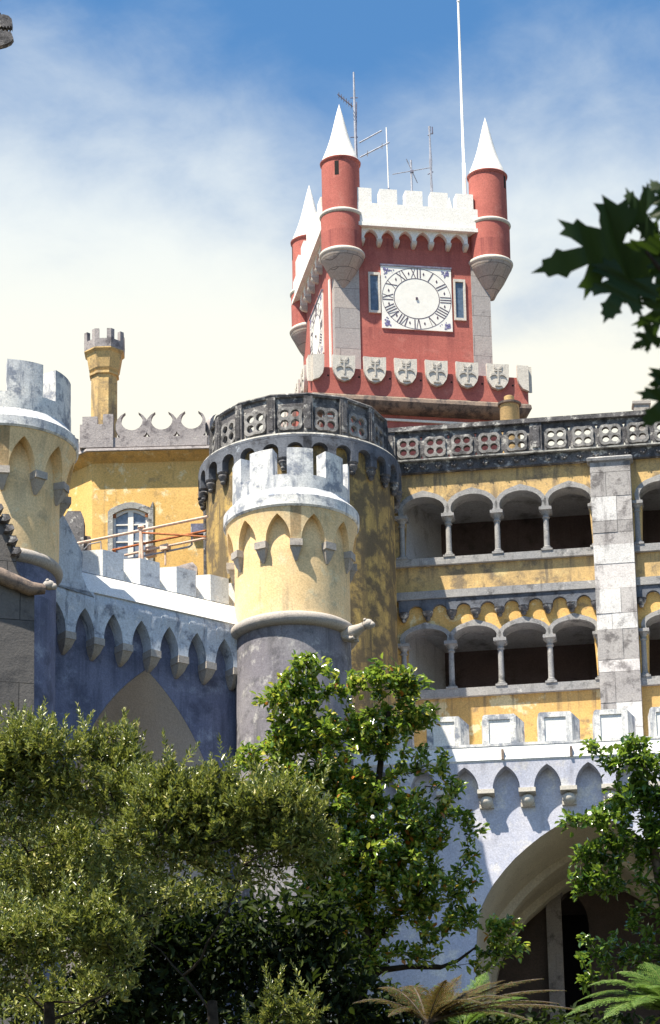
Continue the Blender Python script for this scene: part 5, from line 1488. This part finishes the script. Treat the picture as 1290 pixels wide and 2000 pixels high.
olive_shrub('low olive green shrub in the bottom left corner', [
    (110, 1850, 110, 62), (195, 1840, 62, 62), (30, 1890, 80, 66), (-40, 1900, 80, 80), (240, 1900, 50, 42, .7), (90, 1960, 150, 50, .5, 1.)],
    43, (100, 2060), 27)
olive_shrub('small olive green shrub at the bottom edge, below the camellia trunk', [(570, 1985, 45, 42, .9), (545, 2020, 50, 40)], 46, (565, 2070), 27)

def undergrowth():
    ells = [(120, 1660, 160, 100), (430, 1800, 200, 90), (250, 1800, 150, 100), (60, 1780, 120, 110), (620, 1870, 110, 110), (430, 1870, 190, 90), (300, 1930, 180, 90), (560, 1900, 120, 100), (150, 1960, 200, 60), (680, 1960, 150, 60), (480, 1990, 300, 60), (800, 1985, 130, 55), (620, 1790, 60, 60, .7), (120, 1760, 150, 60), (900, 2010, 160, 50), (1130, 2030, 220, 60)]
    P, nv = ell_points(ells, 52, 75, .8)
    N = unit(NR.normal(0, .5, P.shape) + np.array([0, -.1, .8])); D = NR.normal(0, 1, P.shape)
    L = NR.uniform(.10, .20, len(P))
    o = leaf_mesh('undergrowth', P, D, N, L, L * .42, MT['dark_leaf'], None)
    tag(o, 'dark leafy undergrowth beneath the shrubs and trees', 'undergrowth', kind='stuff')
undergrowth()

def fern(label, crown, zc, tips, mat, spread=.030, pl=.24):
    b = at(*crown, zc); base = Vector((b.x, b.y, gz(b.x, b.y)))
    root = thing('tree_fern', label, 'fern', loc=base, group='ferns at the bottom right')
    top = b - base
    MB().tube([(0, 0, -.1), (.02, 0, top.z * .5), tuple(top)], [.11, .09, .08], 10).build('trunk', MT['bark'], root, 70)
    for (tx, ty, dz, lift) in tips:
        e = at(tx, ty, zc + dz) - base
        mid = (top + e) * .5 + Vector((0, 0, lift))
        pts = []
        for i in range(25):
            t = i / 24
            pts.append(top * (1 - t) ** 2 + mid * 2 * t * (1 - t) + e * t * t)
        fr = MB().tube(pts, [.012 * (1 - .8 * i / 24) + .002 for i in range(25)], 5, False).build('frond', MT['bark_pale' if mat == 'fern_dry' else 'fern_stalk'], root, 70)
        P = []; D = []; L = []; N = []
        length = sum((pts[i + 1] - pts[i]).length for i in range(24)); m = int(length / spread)
        for i in range(m):
            t = .12 + .88 * i / m
            k = min(23, int(t * 24)); p = pts[k].lerp(pts[k + 1], t * 24 - k)
            ax = (pts[k + 1] - pts[k]).normalized()
            sd = ax.cross(Vector((0, -.35, 1))).normalized()
            w = pl * math.sin(PI * min(1, .12 + t * .9)) ** .7 * (1.15 - t * .35)
            up = sd.cross(ax)
            for q in (-1, 1):
                dv = (sd * q + ax * .45 - up * .12 + Vector(NR.normal(0, .06, 3))).normalized()
                # a pinna: small leaflets on both sides of a thin rib
                nl = max(3, int(w / .022))
                for j in range(nl):
                    f = j / nl; o_ = p + dv * w * f
                    s2 = dv.cross(up)
                    for q2 in (-1, 1):
                        P.append(o_); D.append((s2 * q2 + dv * .7)); L.append(.040 * (1 - f * .75) + .006); N.append(up)
                P.append(p + dv * w * .9); D.append(dv); L.append(w * .12); N.append(up)
        lf = leaf_mesh('leaflet_blade', [tuple(x) for x in P], [tuple(x) for x in D], np.array([tuple(x) for x in N]) + NR.normal(0, .12, (len(N), 3)), L, np.array(L) * .42, MT[mat], fr, .03, .05)

MT['fern_stalk'] = plain('fern_stalk', (.10, .14, .03), .6, .2)
fern('fresh green fern with arching fronds in the bottom right corner', (1320, 1985), 43, [
    (1105, 1985, -.3, .42), (1150, 1925, .1, .40), (1205, 1900, .3, .35), (1262, 1880, .4, .22), (1180, 1990, -.6, .38), (1240, 1965, -.7, .35), (1225, 1930, .0, .35), (1130, 1955, .4, .4), (1270, 1930, -.4, .3), (1165, 2000, .3, .4), (1290, 1950, .1, .2), (1350, 1890, .3, .2), (1400, 1940, -.2, .3)], 'fern', .034, .30)
fern('dry brown fern left of the fresh green fern', (835, 2000), 46, [
    (1105, 1935, .2, .26), (1142, 1975, -.3, .30), (985, 1915, .4, .2), (740, 1930, .3, .3), (760, 1985, -.2, .3), (1040, 1995, -.6, .3), (900, 1905, .3, .12), (1060, 1912, .5, .25), (870, 1915, -.3, .1), (800, 1925, .5, .25), (950, 1930, .8, .2), (1090, 1960, .0, .26), (1000, 1950, -.4, .3), (940, 1960, -.5, .3), (690, 1960, .1, .3)], 'fern_dry')
fern('mixed green and brown fern in the shade under the camellia branch', (905, 2010), 49, [
    (850, 1925, .2, .25), (950, 1900, .3, .25), (1030, 1950, .2, .3), (790, 1970, .0, .3), (985, 1985, -.5, .3)], 'fern')

# ------------------------------------------------------------------ maple bough close to the camera
def maple():
    zc = 7.6
    pt = lambda px, py, dz=0.: at(px, py, zc + dz)
    base = Vector((4.6, 7.4, gz(4.6, 7.4)))
    root = thing('maple_tree', 'maple tree at the right edge, only a bough of toothed dark leaves in view', 'tree', loc=base)
    T = lambda v: Vector(v) - base
    MB().tube([(0, 0, -.2), (.05, 0, 2), (-.05, .1, 4.5), (.1, 0, 7.5), (.0, .1, 10)], [.26, .22, .18, .13, .05], 14).build('trunk', MT['bark_pale'], root, 70)
    limb = [Vector((-.03, .05, 3.6)), Vector((-1.4, .0, 3.9)), T(pt(1420, 620)), T(pt(1330, 560, .05)), T(pt(1285, 520)), T(pt(1262, 490))]
    MB().tube(limb, [.06, .04, .015, .008, .005, .003], 8).build('bough', MT['bark'], root, 70)
    MB().tube([limb[2], T(pt(1320, 700)), T(pt(1300, 760))], [.01, .006, .003], 6).build('twig', MT['bark'], root, 70)
    half = [(0, -.02), (.10, -.10), (.20, -.22), (.30, -.30), (.32, -.20), (.44, -.22), (.40, -.10), (.56, .02), (.46, .04), (.50, .14), (.38, .12), (.30, .16), (.22, .17),
            (.30, .30), (.40, .36), (.36, .42), (.46, .56), (.34, .52), (.30, .60), (.22, .50), (.16, .46), (.10, .42), (.12, .62), (.17, .68), (.10, .76), (.10, .86), (.04, .88), (0, 1.02)]
    half = [(x, y) for x, y in half]
    full = half + [(-x, y) for x, y in half[::-1][1:-1]]
    tris = geometry.tessellate_polygon([[Vector((x, y, 0)) for x, y in full]])
    def leaf(a, tip, size, tilt, roll, dz=0.):
        A, B = T(pt(*a, dz)), T(pt(*tip, dz + tilt))
        ax = (B - A).normalized(); vw = (-FWD + CR * roll).normalized()
        sd = ax.cross(vw).normalized(); nn = sd.cross(ax)
        Ln = (B - A).length; Wn = Ln * size
        v = [A + ax * y * Ln + sd * x * Wn + nn * (-.22 * abs(x) ** 1.3 * Ln + .10 * math.sin(6 * x + 4 * y) * Ln * .3 - .12 * y * y * Ln) for x, y in full]
        mb = MB(); mb.add(v, [tuple(t) for t in tris]); o = mb.build('leaf', MT['maple'], root, 180)
        st = limb[4] if a[1] < 640 else T(pt(1310, 720))
        return o
    for q in (((1215, 475), (1046, 532), 1.0, -.03, .3, 0), ((1262, 415), (1183, 413), 1.35, .02, .1, .03), ((1225, 545), (1180, 625), 1.45, -.03, -.2, -.02), ((1240, 560), (1250, 610), 1.6, .0, .3, .03),
              ((1290, 470), (1225, 540), 1.2, .03, .6, .06), ((1310, 400), (1270, 345), 1.3, .03, .2, .05), ((1300, 590), (1262, 690), 1.0, .04, .8, .04), ((1275, 655), (1233, 683), 1.1, 0, .1, .02),
              ((1320, 760), (1258, 835), 1.2, -.02, .2, 0), ((1310, 745), (1268, 752), 1.2, -.02, .2, .02), ((1285, 500), (1300, 590), 1.3, .02, .4, .05), ((1330, 480), (1290, 540), 1.4, .0, .0, .08)):
        leaf(*q)
    # the crown overhead that keeps the bough in shade
    P = []; 
    c0 = np.array(T(pt(1230, 520))) + np.array(sdir) * 3.4
    Pn = NR.normal(size=(420, 3)); Pn = unit(Pn) * (NR.uniform(0, 1, (420, 1)) ** (1 / 3))
    P = c0 + np.array([.3, -.1, .45]) + Pn * np.array([1.7, 1.3, .8])
    D = NR.normal(0, 1, P.shape); D[:, 2] *= .3
    N = unit(NR.normal(0, .3, P.shape) + np.array([0, 0, 1]))
    L = NR.uniform(.16, .24, len(P))
    leaf_mesh('crown', P, D, N, L, L * 1.0, MT['maple'], root, .02, .1)
    MB().tube([(.0, .05, 6.5), tuple(c0 + np.array([1.2, 0, -.2])), tuple(c0)], [.08, .05, .02], 8).build('limb', MT['bark_pale'], root, 70)
maple()

def weed():
    p = at(1062, 1160, 114.2)
    P = np.array(p) + NR.normal(0, 1, (40, 3)) * np.array([.12, .05, .06])
    D = NR.normal(0, 1, P.shape) + np.array([0, -.3, .5]); N = NR.normal(0, 1, P.shape)
    o = leaf_mesh('weed', P, D, N, .09, .05, MT['fern'], None)
    tag(o, 'small green weed growing on the string course between the arcades', 'weed')
weed()
